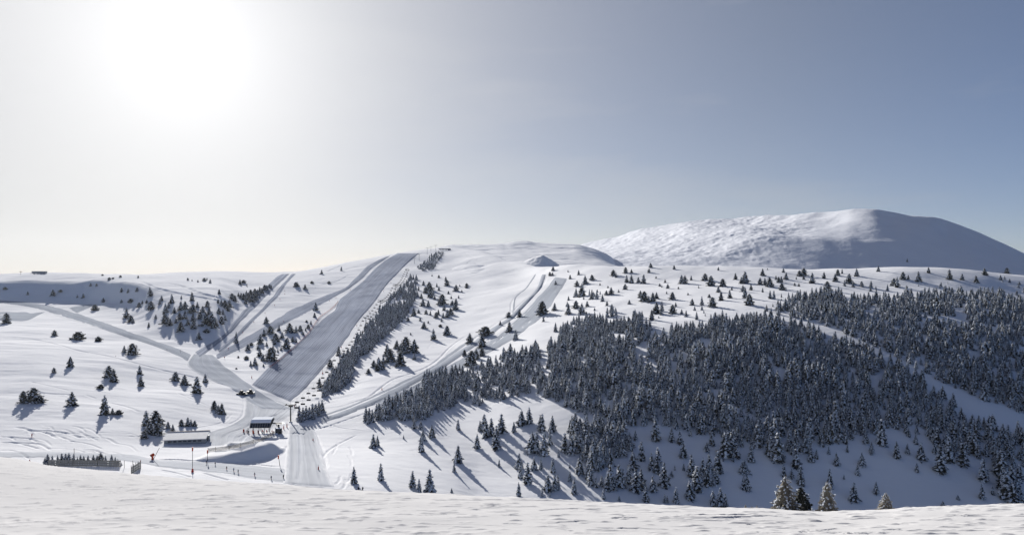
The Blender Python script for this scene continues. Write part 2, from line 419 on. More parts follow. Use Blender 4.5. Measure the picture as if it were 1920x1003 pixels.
# ---------------------------------------------------------------- tracks and banks pressed into the snow
def resample(P, n):
    P = np.array(P, float); d = np.r_[0, np.cumsum(np.hypot(*np.diff(P, axis=0).T))]
    t = np.linspace(0, d[-1], n)
    return np.stack([pchip1(d, P[:, 0], t), pchip1(d, P[:, 1], t)], -1)
def hit_line(P, n, only=(1,)):
    out = []
    for q in resample(P, n):
        h = None
        for dy in (0, 1, 2, 3, 5, 8):
            h = hit(q[0], q[1] + dy, only)
            if h is not None: break
        if h is not None: out.append(h)
    return np.array([tuple(p) for p in out])
NC = len(s_all)
VG = vm.reshape(-1, NC, 3)
FG = vf.reshape(-1, NC, 3)
def carve(G, P3, width, depth, rim=0.35, fade=True):
    """press a groove of this width into the grid along a world polyline"""
    s = P3[:, 0] / (P3[:, 1] + APEX)
    n = len(P3)
    for i in range(n - 1):
        a, b = P3[i], P3[i + 1]
        pad = width * 2.2
        s0 = min(s[i], s[i + 1]) - pad / (min(a[1], b[1]) + APEX); s1 = max(s[i], s[i + 1]) + pad / (min(a[1], b[1]) + APEX)
        c0, c1 = np.searchsorted(s_all, s0), np.searchsorted(s_all, s1) + 1
        if c1 - c0 < 1: continue
        yc = G[:, (c0 + min(c1, NC - 1)) // 2, 1]
        r0, r1 = np.searchsorted(yc, min(a[1], b[1]) - pad - 3), np.searchsorted(yc, max(a[1], b[1]) + pad + 3) + 1
        sub = G[r0:r1, c0:c1]
        if sub.size == 0: continue
        d_, sd, t = seg_dist(a[:2], b[:2], sub[..., 0], sub[..., 1])
        own = ((t > 0) | (i == 0)) & (t < 1)
        k = d_ / width
        prof = -np.exp(-(k * 1.6) ** 2) + rim * np.exp(-((k - 1.15) * 3) ** 2)
        g = (i + t) / (n - 1)
        fd = np.minimum(1, np.minimum(g, 1 - g) * 12) if fade else 1
        sub[..., 2] += np.where(own, prof * depth * fd, 0)
TRACKS = [
 # (width, depth, pixel polyline)
 (1.6, 0.55, [(0, 629), (60, 636), (105, 645), (150, 658), (200, 667), (260, 682), (310, 695), (350, 704), (400, 717)]),
 (1.8, 0.6, [(90, 588), (125, 598), (180, 613), (240, 632), (290, 648), (325, 662), (345, 672)]),
 (1.4, 0.5, [(0, 566), (35, 572), (58, 579)]), (1.4, 0.4, [(60, 730), (80, 737), (132, 741), (133, 748)]),
 (1.0, 0.3, [(55, 715), (95, 724), (130, 732)]), (1.0, .3, [(160, 740), (180, 747)]), (1.2, .35, [(205, 755), (240, 763), (262, 772)]),
 (1.0, 0.25, [(330, 735), (360, 748), (395, 762)]), (0.8, .25, [(190, 760), (230, 775)]),
 (1.4, 0.5, [(1002, 520), (985, 540), (965, 558), (958, 572), (958, 585), (940, 600), (905, 616), (870, 632), (845, 650), (820, 675), (800, 688), (770, 700), (735, 712), (710, 730), (690, 745), (660, 755), (630, 765)]),
 (1.6, 0.6, [(1020, 514), (1008, 540), (985, 562), (965, 580), (950, 595), (925, 610), (900, 626), (868, 650), (845, 668), (810, 690), (770, 712), (730, 730), (690, 748), (650, 765), (605, 780)]),
 (1.6, 0.6, [(1028, 512), (1018, 535), (1000, 556), (978, 580), (958, 600), (925, 618)]),
 (1.6, .55, [(1045, 520), (1020, 548), (995, 575), (972, 598), (945, 620), (905, 648), (870, 665)]),
 (1.5, .5, [(1058, 522), (1035, 552), (1005, 590), (975, 615), (940, 632), (905, 655), (868, 676), (835, 690), (800, 706), (770, 722), (730, 738), (690, 755)]),
 (1.4, .5, [(925, 648), (940, 632), (975, 620)]), (1.0, .3, [(905, 590), (915, 575), (930, 567)]), (.9, .25, [(802, 655), (808, 645), (822, 640)]),
 (1.4, .5, [(600, 790), (640, 775), (680, 765), (720, 752), (760, 736), (800, 715), (840, 695)]), (1.3, .45, [(595, 805), (640, 790), (690, 772), (740, 750), (790, 728)]),
 (1.0, .35, [(602, 860), (612, 848), (630, 835), (655, 822), (670, 815)]), (0.9, .25, [(600, 790), (640, 802), (680, 807)]),
 (2.0, .7, [(873, 498), (882, 489), (897, 486)]), (2.2, .8, [(870, 472), (885, 482), (898, 487)]),
 (1.3, .4, [(890, 500), (940, 503), (980, 507), (1012, 509)]), (1.5, .5, [(950, 506), (985, 506), (1012, 508)]),
 (4.5, 1.6, [(300, 528), (340, 536), (370, 548), (400, 556), (430, 566), (460, 574)]), (4.0, 1.3, [(262, 527), (300, 542), (345, 552), (390, 560), (440, 572)]), (3.0, 1.0, [(640, 508), (665, 501), (700, 496)]), (3.5, 1.2, [(612, 510), (650, 494), (700, 482)]), (1.8, .6, [(545, 541), (575, 541), (600, 540)]), (2.5, .8, [(590, 528), (620, 520), (640, 522)]), (2.5, .8, [(600, 534), (630, 528), (655, 516)]), (1.3, .4, [(255, 560), (320, 566), (360, 566), (400, 560)]),
 # turning tracks round the station
 (1.1, .3, [(460, 745), (468, 765), (470, 790), (462, 812), (440, 822)]), (1.1, .3, [(468, 745), (478, 770), (478, 790), (468, 810), (448, 830)]),
 (1.0, .25, [(472, 748), (482, 765), (478, 785), (462, 800), (430, 812), (405, 830)]), (0.9, .22, [(485, 762), (497, 770), (497, 782), (485, 792)]),
 (1.0, .3, [(435, 775), (420, 790), (380, 800), (350, 805)]), (1.0, .3, [(455, 748), (458, 765), (452, 782), (430, 795)]),
 (1.1, .35, [(540, 765), (525, 775), (500, 785), (480, 797)]), (.9, .3, [(545, 780), (580, 775), (600, 768)]),
 (1.0, .35, [(560, 805), (563, 830), (564, 855), (562, 880), (560, 905)]), (1.0, .35, [(578, 800), (582, 825), (588, 850), (598, 880), (602, 905)]),
 (1.0, .3, [(590, 808), (600, 830), (608, 850), (612, 880)]), (.9, .3, [(548, 810), (550, 845), (549, 880), (548, 905)]),
 (.9, .3, [(583, 810), (592, 840), (600, 868), (615, 900)]), (1.2, .4, [(530, 850), (536, 842), (540, 835)]),
 (1.2, .45, [(290, 861), (330, 861), (370, 864), (410, 864), (450, 867), (490, 872), (528, 875)]),
 (1.0, .35, [(380, 886), (400, 892), (430, 900)]), (1.0, .3, [(385, 884), (420, 886), (470, 896)]), (1.0, .3, [(300, 880), (330, 886), (360, 895)]),
 (.9, .3, [(540, 905), (560, 912), (610, 915)]), (.8, .25, [(420, 880), (480, 888), (540, 896)]), (.8, .25, [(420, 872), (480, 880), (535, 884)]),
]
for i in range(26):      # ski turns on the left slope
    x0, y0 = random.uniform(-10, 250), random.uniform(795, 846)
    L = random.uniform(25, 90)
    TRACKS.append((random.uniform(.7, 1.1), random.uniform(.22, .42), [(x0, y0), (x0 + L * .35, y0 + random.uniform(0, 3)), (x0 + L * .7, y0 + random.uniform(2, 8)), (x0 + L, y0 + random.uniform(6, 18))]))
for i in range(20):
    x0, y0 = random.uniform(560, 660), random.uniform(815, 900)
    L = random.uniform(-14, 22)
    TRACKS.append((random.uniform(.6, .9), random.uniform(.15, .3), [(x0, y0), (x0 + L * .5 + 3, y0 + 8), (x0 + L, y0 + random.uniform(15, 24))]))
for w_, dp_, P in TRACKS:
    L = np.hypot(*np.diff(np.array(P, float), axis=0).T).sum()
    P3 = hit_line(P, max(3, int(L / 6)))
    if len(P3) > 1: carve(VG, P3, w_, dp_)
# hand-drawn drift edges on the near shelf
for i in range(120):
    x0, y0 = random.uniform(20, 1900), random.uniform(905, 1000)
    cy_ = float(pchip1([c[0] for c in crest], [c[1] for c in crest], np.array([x0]))[0])
    if y0 < cy_ + 8: continue
    L = random.choice((random.uniform(8, 40), random.uniform(30, 150))); sl_ = random.uniform(-.06, .05)
    P3 = hit_line([(x0, y0), (x0 + L * .4, y0 + sl_ * L * .4 + random.uniform(-1.5, 1.5)), (x0 + L, y0 + sl_ * L)], max(4, int(L / 8)), (0,))
    if len(P3) > 1: carve(FG, P3, random.uniform(.15, .4), random.uniform(.06, .15), 0.4)
o_m.data.vertices.foreach_set('co', vm.ravel()); o_m.data.update()
o_f.data.vertices.foreach_set('co', vf.ravel()); o_f.data.update()
bpy.context.view_layer.update(); dg = bpy.context.evaluated_depsgraph_get()
B_ALL[0] = BVHTree.FromObject(o_f, dg); B_ALL[1] = BVHTree.FromObject(o_m, dg)

# ---------------------------------------------------------------- groomed runs and roads draped on the hillside
def groomed_mat(name, base, streak, cord=1.0, pass_w=4.6, edge_k=1.3):
    m, t, b = new_mat(name)
    b.inputs['Roughness'].default_value = 0.8; b.inputs['Specular IOR Level'].default_value = 0.0
    uv = N(t, 'ShaderNodeUVMap')
    def nz(sx, sy, detail=4, rough=.6):
        mpn = N(t, 'ShaderNodeMapping'); mpn.inputs['Scale'].default_value = (sx, sy, 1)
        t.links.new(uv.outputs[0], mpn.inputs[0])
        n = N(t, 'ShaderNodeTexNoise'); n.inputs['Scale'].default_value = 1; n.inputs['Detail'].default_value = detail; n.inputs['Roughness'].default_value = rough
        t.links.new(mpn.outputs[0], n.inputs['Vector']); return n
    a = nz(1 / 4.5, 1 / 260, 4); c = nz(1 / 22, 1 / 60, 5)
    sp = N(t, 'ShaderNodeSeparateXYZ'); t.links.new(uv.outputs[0], sp.inputs[0])
    wig = math_node(t, 'ADD', sp.outputs[0], math_node(t, 'MULTIPLY', nz(1 / 400, 1 / 90, 1).outputs[0], 2.5))
    fr = math_node(t, 'FRACT', math_node(t, 'DIVIDE', wig, pass_w))
    edge = math_node(t, 'POWER', math_node(t, 'ABSOLUTE', math_node(t, 'SUBTRACT', math_node(t, 'MULTIPLY', fr, 2.0), 1.0)), 7.0)
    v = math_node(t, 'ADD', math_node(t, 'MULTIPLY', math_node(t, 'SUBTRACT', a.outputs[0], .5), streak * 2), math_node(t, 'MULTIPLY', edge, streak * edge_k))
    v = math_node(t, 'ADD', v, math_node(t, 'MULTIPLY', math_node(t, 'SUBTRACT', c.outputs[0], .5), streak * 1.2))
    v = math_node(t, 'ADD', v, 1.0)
    cc = N(t, 'ShaderNodeCombineColor')
    for i in range(3): t.links.new(math_node(t, 'MULTIPLY', v, base[i], clamp=True), cc.inputs[i])
    at = N(t, 'ShaderNodeAttribute', attribute_name='soft')
    nn = nz(1 / 2.2, 1 / 9, 4, .7)
    sf = N(t, 'ShaderNodeMapRange', interpolation_type='SMOOTHSTEP'); sf.inputs[1].default_value = 0.25; sf.inputs[2].default_value = 0.75
    t.links.new(math_node(t, 'ADD', at.outputs['Fac'], math_node(t, 'MULTIPLY', math_node(t, 'SUBTRACT', nn.outputs[0], .5), .9)), sf.inputs[0])
    mxs = N(t, 'ShaderNodeMix', data_type='RGBA'); mxs.inputs[6].default_value = (0.70, 0.71, 0.735, 1)      # untouched snow at the ragged margin
    t.links.new(sf.outputs[0], mxs.inputs[0]); t.links.new(cc.outputs[0], mxs.inputs[7])
    t.links.new(mxs.outputs[2], b.inputs['Base Color'])
    h = math_node(t, 'ADD', math_node(t, 'MULTIPLY', edge, .25), math_node(t, 'MULTIPLY', a.outputs[0], .5))
    bp = N(t, 'ShaderNodeBump'); bp.inputs['Distance'].default_value = 0.35 * cord; t.links.new(h, bp.inputs['Height'])
    t.links.new(bp.outputs[0], b.inputs['Normal'])
    return m
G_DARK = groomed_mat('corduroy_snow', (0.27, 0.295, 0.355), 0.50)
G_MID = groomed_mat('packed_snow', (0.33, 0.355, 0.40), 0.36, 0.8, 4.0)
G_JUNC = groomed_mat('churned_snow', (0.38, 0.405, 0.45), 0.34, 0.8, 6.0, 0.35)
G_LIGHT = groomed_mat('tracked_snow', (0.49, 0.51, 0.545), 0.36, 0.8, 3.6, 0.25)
SOFT_W = 3.0
def drape(name, A, B, mat, label, lift=0.26, only=(1,), step=3.0, rag=0.0):
    A = np.array(A, float); B = np.array(B, float)
    LA = np.hypot(*np.diff(A, axis=0).T).sum(); n = max(4, int(LA / step))
    PA, PB = resample(A, n), resample(B, n)
    wpx = np.hypot(*(PA - PB).T).mean(); mm = max(3, int(wpx / 2.5))
    V = []; uv = []; soft = []; vd_ = 0; prev = None
    ws_ = [((hit(*PA[k], only) or Vector((0, 0, 0))) - (hit(*PB[k], only) or Vector((0, 0, 0)))).length for k in (n // 4, n // 2, 3 * n // 4)]
    wm_ = float(np.median(ws_))
    for i in range(n):
        a, b = PA[i].copy(), PB[i].copy()
        if rag:
            d = (b - a) / max(np.hypot(*(b - a)), 1e-6)
            a += d * rag * float(vnoise(np.array([i * .23 + A[0, 0]]), np.array([.5]), 3)[0]); b += d * rag * float(vnoise(np.array([i * .27 + B[0, 0]]), np.array([9.5]), 5)[0])
        row = []
        for j in range(mm):
            q = a + (b - a) * j / (mm - 1)
            h = None
            for dy in (0, 1, 2, 3, 5, 8, 12, 18):
                h = hit(q[0], q[1] + dy, only)
                if h is not None and h.y < 6000: break
            row.append(h if h is not None else (row[-1] if row else prev))
        mid = row[mm // 2]
        if prev is not None: vd_ += (mid - prev).length
        prev = mid
        for j, h in enumerate(row):
            u = j / (mm - 1) * wm_
            e = min(j, mm - 1 - j, i, n - 1 - i)
            V.append((h.x, h.y, h.z + (lift * (1 + h.y / 700.0)) * (1 if e > 0 else -1.0))); uv.append((u, vd_)); soft.append(min(1.0, min(u, wm_ - u) / min(SOFT_W, wm_ * .16), (min(i, n - 1 - i) + .4) / 2.0))
    Fc = [(i * mm + j, i * mm + j + 1, (i + 1) * mm + j + 1, (i + 1) * mm + j) for i in range(n - 1) for j in range(mm - 1)]
    o = mesh_obj(name, V, Fc, mat, smooth=True)
    # consistent upward normals
    bm = bmesh.new(); bm.from_mesh(o.data)
    bmesh.ops.recalc_face_normals(bm, faces=bm.faces)
    if sum(f_.normal.z for f_ in bm.faces) < 0: bmesh.ops.reverse_faces(bm, faces=bm.faces)
    bm.to_mesh(o.data); bm.free()
    ul = o.data.uv_layers.new(name='UVMap')
    vi = np.zeros(len(o.data.loops), np.int32); o.data.loops.foreach_get('vertex_index', vi)
    ul.data.foreach_set('uv', np.array(uv, np.float32)[vi].ravel())
    fa = o.data.attributes.new('soft', 'FLOAT', 'POINT'); fa.data.foreach_set('value', np.array(soft, np.float32))
    o['kind'] = 'structure'
    return o
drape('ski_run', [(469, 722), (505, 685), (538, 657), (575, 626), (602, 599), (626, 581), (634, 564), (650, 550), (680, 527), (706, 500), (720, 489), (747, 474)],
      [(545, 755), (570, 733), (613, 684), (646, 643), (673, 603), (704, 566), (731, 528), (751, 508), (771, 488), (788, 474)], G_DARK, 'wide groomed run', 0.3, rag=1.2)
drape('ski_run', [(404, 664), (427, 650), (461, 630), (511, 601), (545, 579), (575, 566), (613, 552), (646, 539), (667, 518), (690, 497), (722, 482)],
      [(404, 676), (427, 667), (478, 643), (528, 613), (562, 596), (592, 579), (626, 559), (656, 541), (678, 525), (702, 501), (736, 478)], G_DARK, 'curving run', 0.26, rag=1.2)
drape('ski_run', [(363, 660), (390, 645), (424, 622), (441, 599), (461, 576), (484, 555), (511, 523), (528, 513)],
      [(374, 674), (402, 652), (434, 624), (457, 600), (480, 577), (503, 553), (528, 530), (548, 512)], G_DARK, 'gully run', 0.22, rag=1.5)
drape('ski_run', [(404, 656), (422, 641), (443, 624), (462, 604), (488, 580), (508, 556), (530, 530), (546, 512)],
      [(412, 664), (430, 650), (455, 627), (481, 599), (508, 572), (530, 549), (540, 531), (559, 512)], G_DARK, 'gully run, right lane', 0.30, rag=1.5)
drape('snow_road', [(-60, 558), (0, 562), (60, 566), (105, 574), (150, 587), (200, 604), (250, 622), (300, 640), (335, 652), (362, 664)],
      [(-60, 568), (0, 570), (50, 576), (95, 588), (140, 602), (190, 618), (240, 636), (290, 652), (330, 668), (352, 680)], G_MID, 'packed snow road crossing the left hillside', 0.24, rag=.8)
drape('snow_road', [(-20, 583), (20, 583), (60, 585), (88, 584)], [(-20, 602), (20, 604), (50, 602), (70, 592)], G_MID, 'faint side road at the left edge', 0.18, rag=1.5)
drape('snow_road', [(125, 576), (150, 572), (172, 570)], [(145, 590), (163, 580), (182, 572)], G_MID, 'short side road above the packed road', 0.2, rag=1)
drape('base_area', [(363, 662), (350, 683), (370, 701), (400, 715), (427, 725), (447, 738), (462, 752), (490, 768)],
      [(398, 664), (412, 674), (428, 688), (446, 702), (472, 722), (500, 742), (530, 758), (556, 768)], G_JUNC, 'junction', 0.16, rag=2)
drape('base_area', [(440, 734), (458, 754), (455, 778), (430, 796), (400, 806), (384, 812), (386, 838)],
      [(545, 756), (562, 762), (555, 775), (540, 782), (525, 792), (508, 808), (470, 832)], G_LIGHT, 'base area', 0.1, rag=2)
drape('ski_run', [(1003, 512), (985, 538), (962, 560), (958, 588), (925, 612), (880, 634), (840, 660), (800, 690), (745, 716), (700, 738), (650, 760), (592, 780)],
      [(1008, 513), (990, 540), (968, 562), (966, 590), (932, 616), (888, 640), (850, 667), (810, 696), (755, 722), (710, 745), (655, 766), (594, 786)], G_MID, 'narrow left track of the long curving run', 0.2, rag=1)
drape('ski_run', [(1016, 513), (1005, 540), (980, 566), (955, 592), (922, 615), (885, 640), (845, 666), (800, 694), (750, 720), (700, 745), (650, 766), (600, 784)],
      [(1026, 513), (1015, 540), (992, 566), (966, 594), (936, 618), (898, 646), (860, 672), (815, 702), (765, 730), (712, 755), (660, 776), (605, 795)], G_MID, 'middle track of the long curving run', 0.34, rag=1)
drape('ski_run', [(1040, 518), (1018, 545), (990, 574), (965, 600), (930, 630), (890, 655), (850, 680), (800, 708), (760, 727), (700, 752)],
      [(1066, 521), (1048, 552), (1020, 592), (992, 615), (962, 638), (912, 665), (872, 690), (826, 716), (776, 742), (715, 768)], G_MID, 'right lane of the long curving run', 0.12, rag=1.5)
drape('ski_run', [(540, 796), (536, 830), (532, 870), (528, 908)], [(588, 796), (600, 830), (612, 870), (630, 915)], G_LIGHT, 'worn run-out below the first lift pylon', 0.14, rag=2)
drape('ski_run', [(-40, 845), (120, 846), (240, 850), (300, 860), (380, 864), (450, 868), (500, 872), (545, 878)], [(-40, 858), (120, 858), (240, 866), (300, 876), (370, 884), (430, 892), (490, 902), (545, 908)], G_LIGHT, 'flat run crossed by a line of skiers', 0.12, rag=1)
# ---------------------------------------------------------------- trees
def needle_mat(name, c, rime=0.0):
    m, t, b = new_mat(name)
    b.inputs['Roughness'].default_value = 0.85; b.inputs['Specular IOR Level'].default_value = 0.1
    tcn = N(t, 'ShaderNodeTexCoord'); n = N(t, 'ShaderNodeTexNoise'); n.inputs['Scale'].default_value = 22; n.inputs['Detail'].default_value = 3
    t.links.new(tcn.outputs['Object'], n.inputs['Vector'])
    oi = N(t, 'ShaderNodeObjectInfo')
    mx = N(t, 'ShaderNodeMix', data_type='RGBA'); c = np.array(c)
    mx.inputs[6].default_value = (*(c * .55), 1); mx.inputs[7].default_value = (*(c * 1.6), 1)
    t.links.new(n.outputs[0], mx.inputs[0])
    if rime:
        n3 = N(t, 'ShaderNodeTexNoise'); n3.inputs['Scale'].default_value = 17; n3.inputs['Detail'].default_value = 2
        t.links.new(tcn.outputs['Object'], n3.inputs['Vector'])
        q3 = N(t, 'ShaderNodeMapRange'); q3.inputs[1].default_value = .50; q3.inputs[2].default_value = .60; q3.inputs[4].default_value = rime
        t.links.new(n3.outputs[0], q3.inputs[0])
        m3 = N(t, 'ShaderNodeMix', data_type='RGBA'); m3.inputs[7].default_value = (.55, .58, .63, 1)
        t.links.new(q3.outputs[0], m3.inputs[0]); t.links.new(mx.outputs[2], m3.inputs[6]); mx = m3
    m2 = N(t, 'ShaderNodeMix', data_type='RGBA', blend_type='MULTIPLY'); m2.inputs[0].default_value = 1
    rr = N(t, 'ShaderNodeMapRange'); rr.inputs[3].default_value = .7; rr.inputs[4].default_value = 1.35
    t.links.new(oi.outputs['Random'], rr.inputs[0]); cb = N(t, 'ShaderNodeCombineColor')
    for i in range(3): t.links.new(rr.outputs[0], cb.inputs[i])
    t.links.new(mx.outputs[2], m2.inputs[6]); t.links.new(cb.outputs[0], m2.inputs[7])
    t.links.new(m2.outputs[2], b.inputs['Base Color'])
    return m
M_NEEDLE = needle_mat('conifer_needles', (0.042, 0.046, 0.042))
M_FROSTY = needle_mat('frosted_needles', (0.040, 0.045, 0.044), 0.50)
M_INNER = needle_mat('shaded_inner_needles', (0.022, 0.024, 0.022))  # shade inside the crown put into a darker needle colour
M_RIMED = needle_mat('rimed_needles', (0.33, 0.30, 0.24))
M_BARK = plain('bark', (0.07, 0.055, 0.045), 0.9)
M_LOAD = snow_mat('snow_on_branches', (0.74, 0.78, 0.84), 0.7, [(6, (1, 1, 1), 0.03)], spec=0.0)

def crown_mesh(seed, half_w=0.24, levels=15, per=8, snow=0.3, power=0.85, base=0.05, lumpy=0.2, clump=0.085, droop=0.35, mats=None, top=1.0, inner=None):
    r = random.Random(seed); V = []; Fa = []; MI = []
    def quad(c, out, up, L, Wd, mi):
        side = out.cross(up).normalized()
        tip = c + out * L * .62 + up * r.uniform(-.15, .15) * L
        back = c - out * L * .5
        i = len(V)
        V.extend([back, c + side * Wd * r.uniform(.35, .6) - out * L * .05, tip, c - side * Wd * r.uniform(.35, .6)])
        Fa.append((i, i + 1, i + 2, i + 3)); MI.append(mi)
    # dense inner cone with an uneven outline
    n = 9; rings = []
    for k in range(6):
        z = base + (top - base) * k / 5.2; rr = half_w * .72 * max(1 - k / 5.2, .03) ** power
        rings.append([len(V) + q for q in range(n)])
        for q in range(n):
            a = q * 2 * math.pi / n; e = rr * r.uniform(.7, 1.25)
            V.append(Vector((e * math.cos(a), e * math.sin(a), z + r.uniform(-.02, .02))))
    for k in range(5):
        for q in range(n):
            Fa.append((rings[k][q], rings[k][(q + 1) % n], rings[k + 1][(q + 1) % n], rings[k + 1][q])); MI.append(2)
    lob = [r.uniform(1 - lumpy, 1 + lumpy) for _ in range(12)]
    for k in range(levels):
        t = (k + r.uniform(.1, .9)) / levels
        z = base + (top - base) * t
        R = half_w * (1 - t) ** power * (1 + r.uniform(-lumpy, lumpy)) + .012
        nb = max(3, int(per * (0.45 + 0.75 * (1 - t))))
        ph = r.uniform(0, 6.3)
        for q in range(nb):
            a = ph + q * 2 * math.pi / nb + r.uniform(-.25, .25)
            Rb = R * lob[int(a / 6.2832 * 12) % 12] * r.uniform(.75, 1.12)
            o = Vector((math.cos(a), math.sin(a), 0))
            m = max(2, int(Rb / clump * 1.5))
            for j in range(m):
                f = (j + 1) / m
                p = o * Rb * f * .9 + Vector((0, 0, z - droop * Rb * f + r.uniform(-.01, .01)))
                dr = (o + Vector((0, 0, -droop + r.uniform(-.25, .3)))).normalized()
                up = Vector((r.uniform(-.25, .25), r.uniform(-.25, .25), 1)).normalized()
                s = clump * r.uniform(.75, 1.25) * (1.1 - .45 * t)
                quad(p, dr, up, s * 1.5, s * 1.15, 0)
                sd = o.cross(Vector((0, 0, 1)))
                quad(p, dr, (sd + up * r.uniform(-.4, .4)).normalized(), s * 1.3, s * .9, 0)
                if r.random() < snow * (0.5 + 0.8 * f) * (.3 + 1.5 * t):
                    quad(p + up * s * .25 + dr * s * .1, (dr + up * r.uniform(-.1, .25)).normalized(), up, s * 1.5, s * r.uniform(.8, 1.4), 1)
                    if r.random() < .7:
                        quad(p + dr * s * .55, (sd * r.choice((-1, 1)) + up * .4).normalized(), (dr + up * .6).normalized(), s * 1.1, s * .9, 1)
    # leader
    for q in range(3):
        a = q * 2.1; quad(Vector((0, 0, top - .015)), Vector((math.cos(a) * .15, math.sin(a) * .15, 1)).normalized(), Vector((math.cos(a), math.sin(a), 0)), .09, .03, 0)
    me = bpy.data.meshes.new('crown')
    me.from_pydata([tuple(v) for v in V], [], Fa)
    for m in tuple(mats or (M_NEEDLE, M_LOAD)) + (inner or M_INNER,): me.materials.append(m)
    me.polygons.foreach_set('material_index', np.array(MI, np.int32))
    me.update(); return me
def trunk_mesh(h=0.86, r0=0.024, seed=0):
    r = random.Random(seed); V = []; Fa = []; n = 7; K = 6
    for k in range(K):
        t = k / (K - 1); rr = r0 * (1 - t) ** .9 + .003; cx = r.uniform(-.006, .006) * k * .5; cy = r.uniform(-.006, .006) * k * .5
        for q in range(n):
            a = q * 2 * math.pi / n; V.append((cx + rr * math.cos(a), cy + rr * math.sin(a), -.06 + (h + .06) * t))
    for k in range(K - 1):
        for q in range(n): Fa.append((k * n + q, k * n + (q + 1) % n, (k + 1) * n + (q + 1) % n, (k + 1) * n + q))
    for lv in range(7):                      # limbs
        z = .12 + .1 * lv; a = r.uniform(0, 6.3); L = .2 * (1 - z); i = len(V)
        e = Vector((math.cos(a), math.sin(a), -.2)) * L
        for w in (.007, .002):
            c = Vector((0, 0, z)) if w > .005 else Vector((0, 0, z)) + e
            for q in range(3): V.append(tuple(c + Vector((-math.sin(a) * math.cos(q * 2.1), math.cos(a) * math.cos(q * 2.1), math.sin(q * 2.1))) * w))
        for q in range(3): Fa.append((i + q, i + (q + 1) % 3, i + 3 + (q + 1) % 3, i + 3 + q))
    me = bpy.data.meshes.new('trunk'); me.from_pydata(V, [], Fa); me.materials.append(M_BARK); me.update(); return me
FIR = [crown_mesh(10 + i, half_w=(.21, .25, .29, .23, .33, .24, .27, .19)[i], levels=12 + i % 3, per=7, clump=.098, snow=.95 + .3 * (i % 3), power=.8 + .08 * (i % 3), lumpy=.25, mats=(M_FROSTY, M_LOAD)) for i in range(8)]
PINE = [crown_mesh(40 + i, half_w=(.26, .33, .38, .30, .24, .42)[i], levels=13, per=8, snow=.52 + .10 * (i % 3), power=(.75, .6, .5, .7, .8, .45)[i], lumpy=.33, base=.03, droop=.12, clump=.10) for i in range(6)]
BUSH = [crown_mesh(60 + i, half_w=.62, levels=8, per=10, snow=.24, power=.38, lumpy=.4, base=.02, droop=-.1, clump=.16) for i in range(3)]
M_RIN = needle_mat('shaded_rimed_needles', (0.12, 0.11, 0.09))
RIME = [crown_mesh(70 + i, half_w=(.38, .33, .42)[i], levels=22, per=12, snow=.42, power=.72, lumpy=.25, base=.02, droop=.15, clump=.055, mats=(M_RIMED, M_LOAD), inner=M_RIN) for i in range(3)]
RDARK = crown_mesh(75, half_w=.42, levels=18, per=11, snow=.12, power=.6, lumpy=.3, base=.02, droop=.1, clump=.07)
TRUNKS = [trunk_mesh(seed=i) for i in range(3)]
def tree(name, crown, loc, h, rz, label, cat, group=None, wide=1.0, trunk=True):
    e = empty(name, loc, rz); e.scale = (h * wide, h * wide, h)
    c = bpy.data.objects.new('crown', crown); col.objects.link(c); c.parent = e
    if trunk:
        t = bpy.data.objects.new('trunk', TRUNKS[int(rz * 10) % 3]); col.objects.link(t); t.parent = e
    tag(e, label, cat, group)
    return e
NT = [0]
def place_px(px, py, only=(1,)):
    for dy in (0, 1, 2, 3, 4, 6, 9):
        h = hit(px, py + dy, only)
        if h is not None and h.y < 3500: return h
    return None

